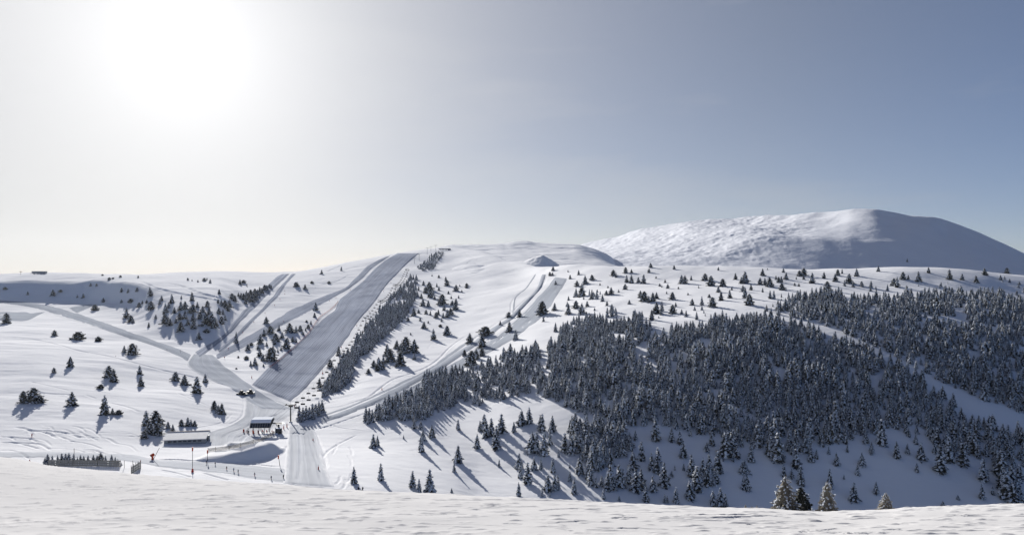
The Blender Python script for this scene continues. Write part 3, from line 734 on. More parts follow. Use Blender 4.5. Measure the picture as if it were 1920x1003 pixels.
# --- scattered trees: (px, base row, height px, width factor)
GROUPS = []   # (group phrase, shared label, [(px,py,h,shape[,own label])])
P, B_, Fi = 'p', 'b', 'f'
GROUPS.append(('lone pines on the left snowfield', None, [
 (12, 607, 20, P, 'broad dark pine at the left edge of the picture, below the side road'),
 (102, 630, 11, P, 'small pointed pine left of the low bush under the snow road'),
 (146, 637, 15, B_, 'round dark bush-like pine under the snow road on the left'),
 (184, 640, 9, B_, 'tiny twiggy pine just right of the round bush-like pine'),
 (233, 661, 13, P, 'smaller left pine of the pair under the snow road'),
 (248, 665, 21, P, 'broad right pine of the pair under the snow road'),
 (132, 688, 19, P, 'pine with ragged branches on the open left snowfield above a tiny sapling'),
 (101, 699, 10, P, 'tiny sapling low and left of the ragged pine'),
 (204, 708, 22, P, 'taller pointed pine at the back of a touching pair in mid snowfield'),
 (213, 716, 24, P, 'denser pine at the front of a touching pair in mid snowfield'),
 (189, 729, 9, B_, 'ground-hugging shrub left of and below the touching pair of pines'),
 (262, 702, 17, P, 'upper pine of two standing one above the other'),
 (264, 724, 19, P, 'lower pine of two standing one above the other'),
 (329, 714, 17, P, 'leftmost pine of four beside the track to the junction'),
 (346, 722, 19, P, 'second pine from the left of four beside the track to the junction'),
 (369, 737, 30, P, 'tallest pine of four beside the track to the junction'),
 (385, 717, 16, P, 'rightmost pine of four beside the track to the junction'),
 (44, 755, 22, P, 'left crown of the wide pine pair near the left edge'),
 (63, 755, 28, P, 'right and taller crown of the wide pine pair near the left edge'),
 (77, 755, 11, B_, 'low spreading branches at the right foot of the wide pine pair'),
 (135, 761, 26, P, 'leaning pine with an open top standing alone between larger pines'),
 (196, 777, 35, P, 'tall dark pine with a small shrub row at its right foot'),
 (211, 777, 12, P, 'first shrub right of the tall dark pine'), (223, 777, 9, B_, 'second lower shrub right of the tall dark pine'),
 (274, 798, 28, P, 'upper left pine of the dense clump behind the long shed'),
 (292, 798, 28, P, 'upper right pine of the dense clump behind the long shed'),
 (280, 813, 24, P, 'middle pine of the dense clump behind the long shed'),
 (295, 815, 22, P, 'lower right pine of the dense clump behind the long shed'),
 (270, 822, 15, P, 'lowest small pine of the dense clump behind the long shed'),
 (402, 768, 17, P, 'left pine of the small cluster across the road from the parked snow groomers'),
 (416, 776, 20, P, 'right pine of the small cluster across the road from the parked snow groomers'),
 (409, 773, 14, P, 'middle pine of the small cluster across the road from the parked snow groomers'),
]))
GROUPS.append(('saplings behind the long shed', 'thin young pine in the loose row behind the long shed', [(315, 803, 13, P), (324, 807, 12, P), (340, 799, 13, P), (352, 799, 17, P), (358, 799, 13, P), (365, 799, 11, P)]))
GROUPS.append(('pines on the shaded left hilltop', 'small snow-covered pine on the blue shaded bank at upper left', [(10, 543, 5, B_), (52, 553, 7, P), (99, 555, 12, P), (170, 537, 7, P), (181, 537, 6, P), (145, 558, 6, P), (156, 559, 9, P), (194, 567, 9, P), (114, 548, 5, B_), (228, 568, 7, P), (245, 568, 8, B_), (228, 548, 9, P), (240, 549, 9, P)]))
GROUPS.append(('pines along the left skyline', 'tiny dark pine dotting the bright left skyline', [(205, 525, 5, B_), (212, 523, 3, B_), (226, 520, 4, B_), (259, 521, 5, P), (192, 517, 3, B_), (352, 526, 6, P), (360, 527, 4, P), (371, 529, 5, P), (383, 527, 6, B_), (388, 525, 5, P), (394, 531, 8, P), (450, 534, 10, P), (457, 531, 6, B_), (463, 537, 5, P)]))
GROUPS.append(('pines on the left gully flank', 'snow-flecked pine with a long shadow on the flank left of the gully run', [
 (257, 547, 9, P), (281, 549, 11, Fi), (283, 556, 13, P), (303, 565, 11, P), (360, 564, 16, P), (322, 569, 17, P), (340, 560, 7, P), (411, 552, 10, P), (283, 582, 17, P), (261, 577, 10, P),
 (310, 588, 19, Fi), (339, 582, 17, P), (347, 580, 15, P), (362, 586, 15, P), (389, 576, 12, P), (386, 611, 25, P), (397, 607, 22, P), (403, 615, 20, P), (415, 608, 15, P), (422, 601, 11, P), (388, 624, 8, B_),
 (310, 608, 19, P), (319, 611, 14, P), (339, 622, 19, P), (337, 600, 15, P), (347, 598, 17, P), (352, 610, 12, P), (363, 616, 15, P), (362, 602, 15, P), (373, 637, 14, P), (279, 613, 9, P), (245, 604, 13, P),
 (237, 597, 20, P), (178, 582, 11, B_), (250, 606, 9, P), (330, 606, 10, P), (292, 598, 9, P), (299, 571, 10, P), (275, 569, 8, P), (267, 570, 7, P), (375, 598, 13, P), (380, 586, 12, P), (370, 577, 11, P), (392, 590, 14, P), (356, 588, 12, P), (410, 590, 13, P), (327, 588, 12, P), (316, 578, 12, P)]))
GROUPS.append(('pine strip beside the gully run', 'small pine in the slanting strip beside the top of the gully run', [
 (409, 569, 9, P), (415, 575, 13, P), (422, 579, 16, P), (430, 577, 15, P), (435, 562, 12, P), (440, 566, 12, P), (452, 560, 11, P), (457, 563, 13, P), (462, 558, 13, P), (466, 563, 14, P), (470, 556, 13, P), (475, 560, 15, P), (478, 553, 12, P), (483, 556, 13, P), (487, 549, 11, P), (491, 551, 11, P), (496, 544, 10, P), (500, 545, 10, P), (505, 540, 8, P), (508, 541, 8, P), (447, 556, 8, P), (472, 567, 12, P), (480, 563, 12, P), (461, 570, 9, P), (427, 584, 10, P), (418, 590, 10, P)]))
GROUPS.append(('pines on the knoll between the runs', None, [
 (555, 538, 9, B_, 'snowy pine at the left on the knoll between the upper runs'), (572, 543, 10, P, 'snowy pine at the centre of the knoll between the upper runs'), (603, 514, 8, P, 'lone pine on the skyline of the knoll'),
 (640, 508, 9, P, 'small pine right of the knoll near the upper run'), (585, 532, 5, B_, 'low shrub low on the knoll, left one'), (617, 532, 5, B_, 'low shrub low on the knoll, right one'),
 (592, 582, 15, Fi, 'narrow single fir between the curving run and the wide run'), (590, 595, 9, P, 'bushy small pine just below the narrow single fir'),
 (499, 607, 13, P, 'lone pine in the gap left of the curving run, upper one'), (443, 644, 21, Fi, 'dark narrow fir standing alone on the packed snow at the run junction')]))
GROUPS.append(('grove between the runs', 'dark pine in the grove between the curving run and the wide run', [
 (507, 626, 15, P), (495, 631, 14, P), (488, 645, 18, P), (465, 657, 12, P), (471, 648, 6, B_), (523, 620, 11, P), (543, 624, 18, P), (555, 624, 13, P), (563, 621, 11, P), (529, 634, 12, P), (517, 641, 16, P), (515, 646, 13, P), (537, 654, 19, P),
 (500, 649, 8, P), (508, 677, 25, P), (504, 673, 18, P), (487, 669, 18, P), (493, 676, 13, P), (478, 685, 15, P), (470, 686, 10, P), (462, 674, 7, B_), (447, 671, 4, B_), (539, 641, 8, P), (549, 641, 10, P), (555, 642, 8, P), (527, 657, 6, P), (521, 660, 5, P), (494, 687, 5, P), (443, 692, 3, B_),
 (575, 604, 4, B_), (583, 608, 7, P), (578, 616, 8, P), (573, 620, 6, P), (484, 655, 7, P), (512, 656, 9, P), (568, 628, 7, P)]))
GROUPS.append(('loose pines by the lift line', None, [
 (635, 666, 17, P, 'pointed pine left of the tree strip, under the lift cable'), (619, 689, 15, P, 'broad pine between the wide run and the tree strip, under the lift cable'), (599, 726, 17, P, 'round dark pine standing alone beside the lift line above the first pylon')]))
GROUPS.append(('small pine row by the first pylon', 'fir in the tight dark row just right of the first lift pylon', [(561, 788, 27, Fi), (568, 788, 24, Fi), (574, 786, 25, Fi), (580, 785, 22, Fi), (586, 782, 25, Fi), (592, 779, 22, Fi), (598, 776, 24, Fi), (604, 773, 23, Fi), (565, 791, 14, Fi), (588, 786, 16, Fi)]))
GROUPS.append(('pines right of the tree strip', 'scattered pine on the sunny slope right of the long tree strip', [
 (810, 518, 4, P), (823, 521, 6, P), (836, 527, 9, P), (838, 536, 11, P), (855, 546, 12, P), (875, 536, 5, B_), (875, 540, 5, B_), (862, 537, 4, P), (794, 535, 9, P), (805, 545, 16, P), (807, 558, 15, P), (823, 545, 9, P), (829, 571, 19, P), (825, 573, 11, P), (860, 559, 6, P), (855, 570, 11, P), (854, 581, 15, P), (793, 574, 13, P), (803, 575, 12, P), (799, 589, 9, P), (807, 591, 9, P), (776, 592, 15, P), (818, 596, 11, P), (822, 590, 10, P), (831, 596, 10, P), (839, 595, 15, P), (845, 591, 13, P), (828, 603, 6, P), (795, 616, 13, P), (803, 606, 5, P), (826, 613, 5, B_), (788, 602, 7, P), (785, 587, 7, P), (812, 552, 10, P), (798, 550, 12, P), (790, 560, 10, P), (815, 562, 9, P), (833, 582, 11, P), (848, 572, 9, P), (770, 628, 5, P), (841, 551, 6, P), (866, 548, 5, P), (785, 545, 9, P), (846, 560, 6, P), (819, 538, 8, P), (765, 602, 9, P)]))
GROUPS.append(('larger pines above the curving run', None, [
 (813, 637, 20, P, 'cone-shaped pine left of two standing alone above the curving run'), (838, 628, 17, P, 'bushy pine right of two standing alone above the curving run'),
 (744, 654, 16, P, 'small pine left of the dark clump above the curving run'), (751, 658, 14, P, 'thin pine at the left of the dark clump above the curving run'), (761, 661, 29, P, 'tallest pine of the dark clump above the curving run'), (757, 663, 18, P, 'pine in the foot of the dark clump above the curving run'), (777, 661, 24, P, 'lone cone-shaped pine right of the dark clump above the curving run'),
 (726, 667, 22, P, 'upper pine close against the right side of the tree strip'), (731, 678, 24, P, 'lower pine close against the right side of the tree strip'), (751, 686, 26, P, 'large broad pine alone below the dark clump'), (777, 674, 11, P, 'stunted pine with a round shadow right of the large broad pine'),
 (701, 688, 13, P, 'left pine of the small clump under the tree strip'), (710, 694, 24, P, 'tallest pine of the small clump under the tree strip'), (716, 692, 16, P, 'front pine of the small clump under the tree strip'), (719, 683, 15, P, 'back pine of the small clump under the tree strip'), (691, 701, 10, P, 'tiny sapling left of and below the small clump')]))
GROUPS.append(('trees beside the curving run', None, [
 (881, 644, 19, P, 'leaning broad pine on the right verge of the curving run'), (904, 651, 26, P, 'tall pointed pine on the right verge of the curving run'), (911, 630, 18, B_, 'wide round bush-like pine between the tracks of the curving run'),
 (955, 622, 19, P, 'stocky pine between the lanes of the curving run'), (967, 637, 18, Fi, 'slim fir at the lower edge of the right lane'), (938, 610, 9, P, 'small pine between the lanes below the left bend'), (871, 667, 12, P, 'small pine just above the forest edge by the curving run'),
 (884, 685, 27, P, 'big dark fir at the forest edge by the curving run'), (893, 673, 19, P, 'dark fir behind the big dark fir at the forest edge'), (904, 667, 15, P, 'fir at the forest edge right of the big dark fir'),
 (1017, 590, 25, P, 'tall narrow fir standing alone right of the upper curving run'), (1040, 582, 14, P, 'slender fir right of the tall narrow fir'), (974, 594, 15, P, 'small fir standing in the right lane of the curving run'), (954, 596, 11, P, 'smaller fir left of the one in the right lane'), (1019, 603, 9, P, 'sapling below the tall narrow fir'),
 (1042, 534, 8, P, 'pine in the gap at the top of the curving run'), (1037, 508, 8, P, 'pine on the brow above the top of the curving run'), (1031, 517, 7, P, 'left one of two tiny pines at the top of the curving run'), (1036, 517, 6, P, 'right one of two tiny pines at the top of the curving run')]))
SH = [(1065, 510, 4), (1085, 515, 9), (1069, 523, 8), (1082, 537, 10), (1097, 533, 15), (1150, 517, 10), (1155, 520, 8), (1173, 512, 10), (1184, 512, 8), (1220, 502, 9), (1217, 511, 8), (1264, 505, 8), (1110, 526, 10), (1175, 529, 12), (1184, 531, 15), (1207, 532, 16), (1197, 530, 10), (1172, 543, 10), (1247, 530, 7), (1252, 541, 9), (1272, 542, 5), (1278, 532, 15), (1284, 532, 14), (1296, 525, 9), (1322, 526, 12), (1333, 536, 17), (1347, 507, 7), (1355, 537, 13), (1379, 524, 11), (1397, 531, 20), (1390, 532, 12), (1430, 517, 12), (1425, 534, 12), (1443, 538, 16), (1434, 533, 11), (1474, 524, 12), (1465, 529, 10), (1466, 544, 12), (1347, 548, 11), (1352, 563, 14), (1368, 559, 14), (1372, 544, 7), (1393, 547, 11), (1397, 559, 19), (1405, 572, 19), (1408, 544, 11), (1430, 548, 9), (1444, 560, 14), (1451, 560, 14), (1091, 556, 22), (1080, 557, 15), (1119, 561, 15), (1110, 561, 16), (1146, 552, 12), (1137, 553, 9), (1201, 558, 12), (1208, 565, 17), (1224, 565, 15), (1231, 560, 11), (1216, 567, 11), (1261, 562, 13), (1066, 563, 8), (1080, 578, 13), (1101, 575, 10), (1091, 589, 19), (1066, 589, 18), (1316, 572, 15), (1336, 576, 17), (1298, 572, 11), (1241, 584, 17), (1231, 588, 19), (1261, 588, 15), (1267, 575, 9), (1138, 573, 9), (1222, 600, 19), (1439, 506, 4), (1469, 511, 8), (1499, 518, 10), (1507, 517, 13), (1523, 531, 18), (1545, 522, 11), (1571, 517, 11), (1566, 528, 13), (1579, 513, 9), (1606, 518, 13), (1647, 509, 10), (1741, 512, 10), (1846, 516, 12), (1888, 513, 10), (1592, 532, 17), (1551, 544, 15), (1693, 524, 13), (1722, 528, 17), (1780, 524, 17), (1804, 525, 11), (1830, 530, 12), (1703, 524, 9), (1682, 539, 18), (1676, 536, 13), (1455, 524, 8), (1460, 530, 10), (1490, 536, 6), (1498, 537, 7), (1507, 524, 7), (1493, 524, 6), (1600, 538, 10), (1615, 536, 9), (1125, 535, 5), (1140, 540, 5), (1160, 548, 6), (1230, 522, 5), (1310, 540, 5), (1330, 558, 7), (1180, 570, 8), (1250, 551, 6), (1290, 553, 5), (1120, 548, 6), (1330, 525, 6), (1237, 537, 6), (1241, 539, 5)]
GROUPS.append(('young firs behind the wind fence', 'young snowy fir in the row behind the grey wind fence', [(84, 872, 14, Fi), (89, 871, 20, Fi), (98, 871, 17, Fi), (108, 870, 17, Fi), (116, 869, 19, Fi), (123, 869, 19, Fi), (129, 869, 20, Fi), (138, 868, 17, Fi), (145, 868, 12, Fi), (151, 868, 16, Fi), (157, 867, 13, Fi), (165, 867, 14, Fi), (175, 867, 15, Fi), (182, 866, 13, Fi), (189, 866, 18, P), (198, 867, 13, Fi), (209, 868, 16, Fi), (216, 869, 13, Fi), (221, 870, 10, Fi), (228, 872, 6, Fi)]))
def shoulder_label(x, y, h):
    far = 'near the plateau skyline' if y < 520 else ('midway down the plateau' if y < 545 else 'just above the forest edge')
    size = 'taller' if h >= 15 else ('small' if h < 9 else 'mid-sized')
    zone = 'below the rolling hill' if x < 1200 else ('below the rippled dome flank' if x < 1450 else 'below the shaded dome')
    return f'{size} pine {far} {zone}'
all_scatter = []
for gname, lab, L in GROUPS:
    for q in L: all_scatter.append((q[0], q[1], q[2], q[3], q[4] if len(q) > 4 else lab, gname))
for x, y, h in SH: all_scatter.append((x, y, h, P if h < 14 else random.choice((P, Fi)), shoulder_label(x, y, h), 'pines scattered on the sunny plateau'))
small = sorted([q for q in all_scatter if q[3] != B_ and (q[4].startswith(('small pine', 'mid-sized pine', 'tiny dark', 'scattered pine', 'snow-flecked pine', 'small snow-covered')) )], key=lambda q: q[2])
n_pine = sum(1 for q in all_scatter if q[3] != B_)
drop = set(map(id, small[:max(0, n_pine - 296)])); SMALL = []
for i, q_ in enumerate(all_scatter):
    x, y, h, shp, lab, g = q_
    p = place_px(x, y, (1, 3))
    if p is None: continue
    hh = h / F * p.y
    if id(q_) in drop: SMALL.append((x, y, hh, '', p)); continue
    rz = random.uniform(0, 6.28)
    cr_ = (BUSH if shp == B_ else (FIR if shp == Fi else PINE))
    cm = cr_[random.randrange(len(cr_))]
    own = lab.replace('pine', 'dwarf pine') if shp == B_ and 'bush' not in lab and 'shrub' not in lab and 'branches' not in lab and 'dwarf' not in lab else lab
    if shp == B_: own = own.replace('small dwarf', 'dwarf').replace('tiny dark dwarf', 'dark dwarf')
    tree('dwarf_pine' if shp == B_ else 'pine_tree', cm, (p.x, p.y, p.z - .1), hh * (1.12 if y < 600 and x > 1050 else 1.03), rz, own, 'shrub' if shp == B_ else 'tree', g + (' (dwarf ones)' if shp == B_ else ''), wide=random.uniform(.85, 1.1) * (1.22 if shp == P and y < 600 and x > 760 else 1.15), trunk=h > 9)
p = hit(1701, 491, (3,))
if p: tree('pine_tree', PINE[0], (p.x, p.y, p.z - .2), 6.5 / F * p.y, .4, 'single tiny dark tree alone on the shaded face of the dome', 'tree')

# --- forest trees
def inpoly(x, y, poly):
    c = False; n = len(poly)
    for i in range(n):
        (x1, y1), (x2, y2) = poly[i], poly[(i + 1) % n]
        if (y1 > y) != (y2 > y) and x < (x2 - x1) * (y - y1) / (y2 - y1) + x1: c = not c
    return c
FOREST = []     # (px, py, h world, zone, point)
def crop_list(L, ox, oy, s, zone):
    for x, y, h in L:
        px, py = ox + x / s, oy + y / s
        p = place_px(px, py, (1,))
        if p is not None: FOREST.append((px, py, (h / s) / F * p.y, zone, p))
crop_list([(450, 265, 115), (485, 250, 90), (705, 190, 35), (795, 105, 80), (850, 105, 75), (855, 300, 140), (870, 205, 100), (945, 180, 110), (1165, 115, 90), (1165, 390, 150), (1130, 470, 80), (1325, 270, 120), (1350, 125, 90), (1400, 180, 150), (1385, 120, 140), (1445, 165, 150), (1485, 280, 200), (1530, 140, 160), (1635, 135, 90), (1510, 425, 65), (1680, 440, 130), (1750, 570, 180), (1690, 520, 110), (1675, 670, 115), (285, 565, 140), (512, 540, 145), (780, 600, 140), (835, 635, 110), (925, 637, 190), (1110, 645, 45), (1790, 300, 170)], 600, 780, 4.4975, 'the lit foot of the slope')
crop_list([(240, 290, 160), (300, 310, 190), (285, 120, 140), (345, 230, 130), (365, 125, 130), (415, 325, 60), (465, 280, 150), (520, 300, 150), (270, 110, 120), (220, 430, 110), (275, 425, 90), (370, 450, 120), (330, 600, 140), (385, 590, 130), (410, 580, 120), (345, 640, 40), (285, 640, 60), (505, 415, 40), (505, 520, 80), (540, 620, 120), (585, 465, 150), (590, 290, 150), (640, 300, 150), (680, 400, 170), (740, 400, 180), (780, 380, 150), (655, 500, 150), (670, 550, 140), (715, 570, 90), (775, 660, 90), (900, 675, 45), (760, 560, 90), (810, 590, 150), (830, 560, 180), (900, 560, 180), (860, 590, 120), (930, 570, 150), (980, 540, 150), (1035, 600, 180), (1075, 560, 140), (1115, 680, 130), (1170, 600, 130), (1260, 560, 190), (1200, 450, 150), (1080, 350, 150), (1010, 420, 140), (1160, 430, 140), (1210, 380, 130), (1190, 190, 170), (1320, 200, 110), (1385, 220, 110), (1415, 330, 120), (1470, 160, 90), (1260, 70, 90), (1030, 190, 80), (900, 250, 80), (1345, 430, 40), (1415, 430, 60), (1320, 480, 50), (1480, 480, 170), (1520, 590, 190), (1465, 660, 150), (1570, 480, 150), (1600, 550, 170), (1670, 540, 130), (1690, 440, 170), (1620, 450, 150), (1265, 690, 70), (1285, 690, 60), (1355, 695, 130), (1650, 715, 120), (1710, 720, 150), (1750, 720, 100), (1750, 320, 200), (1800, 300, 180), (1840, 330, 120), (1640, 230, 110), (1600, 275, 70), (1900, 580, 110), (1905, 450, 100), (800, 210, 150), (850, 200, 170), (900, 190, 160), (940, 180, 150), (720, 170, 150), (680, 190, 140), (630, 160, 140), (550, 100, 140), (860, 240, 130), (700, 300, 140), (180, 60, 130), (120, 70, 120)], 950, 780, 4.267, 'the shaded foot of the slope')
crop_list([(75, 490, 100), (100, 300, 110), (45, 380, 90), (145, 200, 150), (230, 260, 150), (280, 300, 190), (240, 270, 140), (320, 400, 90), (400, 340, 130), (430, 455, 130), (370, 410, 60), (500, 300, 110), (575, 200, 90), (460, 240, 120), (655, 130, 70), (730, 180, 100), (865, 180, 90), (905, 240, 70), (970, 185, 170), (1070, 275, 110), (1135, 110, 80), (1200, 185, 75), (1235, 285, 110), (1365, 375, 180), (1420, 300, 170), (1510, 320, 150), (1590, 250, 140), (1650, 430, 150), (1640, 550, 100), (1710, 520, 60), (1380, 600, 40), (1480, 555, 35), (1205, 370, 60), (670, 325, 85), (840, 330, 90), (810, 390, 70), (720, 420, 35), (625, 470, 120), (785, 560, 120), (935, 515, 80), (1270, 85, 90), (1340, 190, 120), (1740, 350, 140), (1770, 400, 180), (1800, 550, 200), (1850, 580, 150), (1880, 440, 120), (1900, 580, 100), (1840, 260, 100), (1780, 180, 130), (1700, 170, 130), (1600, 150, 120), (1680, 220, 80), (1450, 150, 130), (1520, 160, 130), (1840, 480, 160), (1780, 490, 160), (1560, 210, 120), (1690, 100, 110), (1900, 180, 110)], 1380, 780, 3.556, 'the shaded foot of the slope')
D_LOW = [(1000, 655), (1060, 645), (1100, 612), (1200, 607), (1225, 622), (1252, 645), (1330, 608), (1400, 606), (1440, 594), (1500, 608), (1560, 626), (1640, 660), (1720, 712), (1790, 762), (1770, 800), (1730, 795), (1680, 805), (1620, 818), (1560, 832), (1500, 842), (1440, 852), (1380, 838), (1320, 812), (1250, 800), (1180, 800), (1120, 792), (1060, 762), (1000, 735), (950, 748), (900, 762), (860, 748), (832, 712), (850, 695), (900, 690), (945, 670)]
D_TIP = [(676, 787), (700, 778), (735, 760), (757, 740), (785, 738), (800, 705), (830, 705), (835, 715), (862, 748), (850, 762), (830, 772), (805, 786), (775, 792), (740, 785), (708, 792), (690, 798)]
D_UP = [(1450, 592), (1482, 563), (1530, 552), (1590, 555), (1640, 566), (1700, 556), (1760, 552), (1850, 550), (1960, 552), (2090, 585), (2110, 790), (1990, 790), (1900, 775), (1850, 756), (1800, 735), (1740, 706), (1680, 672), (1620, 641), (1550, 617), (1500, 605)]
D_MID = [(1040, 622), (1085, 602), (1150, 590), (1205, 595), (1200, 625), (1120, 640), (1060, 655)]
D_MID2 = [(1255, 640), (1255, 622), (1300, 612), (1345, 603), (1420, 598), (1445, 600), (1440, 625)]
D_RIGHT = [(1730, 800), (1780, 775), (1850, 800), (1900, 815), (1960, 815), (1960, 900), (1900, 900), (1850, 860), (1780, 855), (1740, 830)]
D_CL = [(1060, 800), (1165, 795), (1185, 842), (1150, 880), (1110, 885), (1080, 850)]
STRIP = [(768, 520), (783, 524), (784, 555), (766, 588), (738, 620), (702, 650), (690, 665), (674, 668), (662, 700), (660, 714), (640, 732), (605, 747), (608, 722), (635, 690), (645, 672), (664, 657), (666, 640), (700, 600), (736, 556)]
CREST = [(782, 502), (796, 492), (808, 480), (826, 472), (834, 476), (822, 490), (812, 506), (792, 510)]
ROAD = [(1430, 590), (1470, 597), (1520, 609), (1570, 625), (1620, 649), (1680, 680), (1740, 714), (1800, 745), (1860, 770), (1930, 795)]
def road_gap(px, py):
    for (x1, y1), (x2, y2) in zip(ROAD, ROAD[1:]):
        if x1 <= px < x2:
            yc = y1 + (y2 - y1) * (px - x1) / (x2 - x1); w = 4 + (px - 1430) / 500 * 12
            return abs(py - yc) < w
    return False
def fill(poly, n, hm, hs, zone, mind, gap=True, thin=0.0):
    xs = [q[0] for q in poly]; ys = [q[1] for q in poly]; grid = {}
    for _ in range(n * 3):
        px, py = random.uniform(min(xs), max(xs)), random.uniform(min(ys), max(ys))
        if not inpoly(px, py, poly) or (gap and road_gap(px, py)): continue
        if thin and vnoise(np.array([px / 30]), np.array([py / 14]), 5)[0] < thin: continue
        p = place_px(px, py, (1,))
        if p is None: continue
        k = (int(p.x / mind), int(p.y / mind))
        if any((p - q).length < mind for a in (-1, 0, 1) for b in (-1, 0, 1) for q in grid.get((k[0] + a, k[1] + b), ())): continue
        grid.setdefault(k, []).append(p)
        # clumpy stature
        v = 1 + .18 * vnoise(np.array([p.x / 25]), np.array([p.y / 25]), 8)[0]
        FOREST.append((px, py, max(2.2, random.gauss(hm, hs)) * v, zone, p))
fill(D_LOW, 3000, 7.1, 1.7, 'the main dark forest', 3.3, thin=-0.66)
fill(D_TIP, 300, 6.6, 1.2, 'the forest tip beside the curving run', 2.8)
fill(D_UP, 2400, 6.8, 1.6, 'the upper forest beyond the clearing', 3.7, thin=-0.66)
fill(D_MID, 260, 6.2, 1.4, 'the upper forest edge', 3.0, thin=-0.3)
fill(D_MID2, 180, 6.2, 1.2, 'the upper forest edge', 3.0)
fill(D_RIGHT, 260, 7.0, 1.2, 'the forest corner at lower right', 3.4, thin=-.45)
fill(D_CL, 110, 7.2, 1.0, 'the shaded foot of the slope', 3.0)
fill(STRIP, 1400, 6.4, 1.6, 'the long tree strip along the lift', 2.6, gap=False)
fill(CREST, 220, 5.5, 1.3, 'the snowy thicket at the lift top', 4.5, gap=False, thin=-.35)
SPARSE = [(1060, 560), (1130, 545), (1250, 585), (1420, 575), (1500, 540), (1600, 530), (1700, 535), (1900, 520), (1930, 555), (1700, 562), (1560, 556), (1440, 598), (1330, 604), (1250, 610), (1150, 595), (1070, 605)]
fill(SPARSE, 190, 4.2, 1.8, 'the ragged upper forest edge', 5.0, thin=-.1)
SPR2 = [(1480, 850), (1600, 838), (1740, 800), (1790, 860), (1700, 850), (1560, 870)]
fill(SPR2, 20, 5.2, 1.5, 'the shaded foot of the slope', 6, thin=-.2)
FOREST.sort(key=lambda q: -q[2] / q[4].y)
ZL = {'the main dark forest': 'tall snow-flecked fir in the main dark forest below the clearing',
      'the forest tip beside the curving run': 'dark fir in the pointed tip of the forest beside the curving run',
      'the upper forest beyond the clearing': 'snow-flecked fir in the forest above the diagonal clearing',
      'the upper forest edge': 'fir on the sunlit upper edge of the main forest',
      'the ragged upper forest edge': 'loose fir above the sunlit upper edge of the main forest',
      'the forest corner at lower right': 'fir in the forest corner at the lower right',
      'the long tree strip along the lift': 'fir in the long dense strip beside the chairlift',
      'the snowy thicket at the lift top': 'snowy bush in the thicket near the top of the chairlift',
      'the lit foot of the slope': 'fir scattered on the half-lit snow below the forest tip',
      'the shaded foot of the slope': 'fir in loose clumps on the blue shaded snow at the foot of the forest'}
N_IND = 296
for i, (px, py, h, zone, p) in enumerate(FOREST[:N_IND]):
    tree('fir_tree', FIR[random.randrange(8)], (p.x, p.y, p.z - .15), h, random.uniform(0, 6.28), ZL[zone], 'fir tree', 'firs: ' + ZL[zone].split(' in ', 1)[-1] if ' in ' in ZL[zone] else 'firs on ' + zone, wide=random.uniform(.9, 1.15))
rest = FOREST[N_IND:]
print('FOREST', len(FOREST), 'rest', len(rest), 'scatter', len(all_scatter))
vc = bpy.data.collections.new('forest_variants')
for i, cm in enumerate(FIR + PINE[:4]):
    o = bpy.data.objects.new(f'conifer_variant_{i:02d}', cm.copy()); vc.objects.link(o)
def point_cloud(name, rest, lo, hi_):
    fm_ = bpy.data.meshes.new(name); n = len(rest)
    fm_.vertices.add(n); fm_.vertices.foreach_set('co', np.array([(q[4].x, q[4].y, q[4].z - .15) for q in rest], np.float32).ravel())
    a1 = fm_.attributes.new('rz', 'FLOAT', 'POINT'); a1.data.foreach_set('value', rng.uniform(0, 6.28, n).astype(np.float32))
    a2 = fm_.attributes.new('sc', 'FLOAT_VECTOR', 'POINT')
    hh = np.array([q[2] for q in rest]); wd = hh * rng.uniform(.85, 1.2, n)
    a2.data.foreach_set('vector', np.stack([wd, wd, hh], -1).astype(np.float32).ravel())
    a3 = fm_.attributes.new('pick', 'INT', 'POINT'); a3.data.foreach_set('value', rng.integers(lo, hi_, n).astype(np.int32))
    o = bpy.data.objects.new(name, fm_); col.objects.link(o); return o
forest = point_cloud('forest', rest, 0, 8)
tag(forest, 'dense snow-flecked fir forest covering the shaded slope', 'forest', kind='stuff')
sapl = point_cloud('pine_scrub', SMALL, 8, 12)
tag(sapl, 'tiniest far pines sprinkled over the sunny hillsides', 'scrub', kind='stuff')
g = bpy.data.node_groups.new('plant_firs', 'GeometryNodeTree')
g.interface.new_socket('Geometry', in_out='INPUT', socket_type='NodeSocketGeometry')
g.interface.new_socket('Geometry', in_out='OUTPUT', socket_type='NodeSocketGeometry')
gi = g.nodes.new('NodeGroupInput'); go = g.nodes.new('NodeGroupOutput')
m2p = g.nodes.new('GeometryNodeMeshToPoints'); iop = g.nodes.new('GeometryNodeInstanceOnPoints')
ci = g.nodes.new('GeometryNodeCollectionInfo'); ci.inputs['Collection'].default_value = vc
ci.inputs['Separate Children'].default_value = True; ci.inputs['Reset Children'].default_value = True
def nattr(nm, ty):
    q = g.nodes.new('GeometryNodeInputNamedAttribute'); q.data_type = ty; q.inputs['Name'].default_value = nm
    return [s_ for s_ in q.outputs if s_.enabled and s_.name == 'Attribute'][0]
cx = g.nodes.new('ShaderNodeCombineXYZ')
g.links.new(gi.outputs[0], m2p.inputs['Mesh']); g.links.new(m2p.outputs[0], iop.inputs['Points'])
g.links.new(ci.outputs[0], iop.inputs['Instance']); iop.inputs['Pick Instance'].default_value = True
g.links.new(nattr('pick', 'INT'), iop.inputs['Instance Index'])
g.links.new(nattr('rz', 'FLOAT'), cx.inputs[2]); g.links.new(cx.outputs[0], iop.inputs['Rotation'])
g.links.new(nattr('sc', 'FLOAT_VECTOR'), iop.inputs['Scale'])
g.links.new(iop.outputs[0], go.inputs[0])
for o in (forest, sapl):
    md = o.modifiers.new('plant', 'NODES'); md.node_group = g

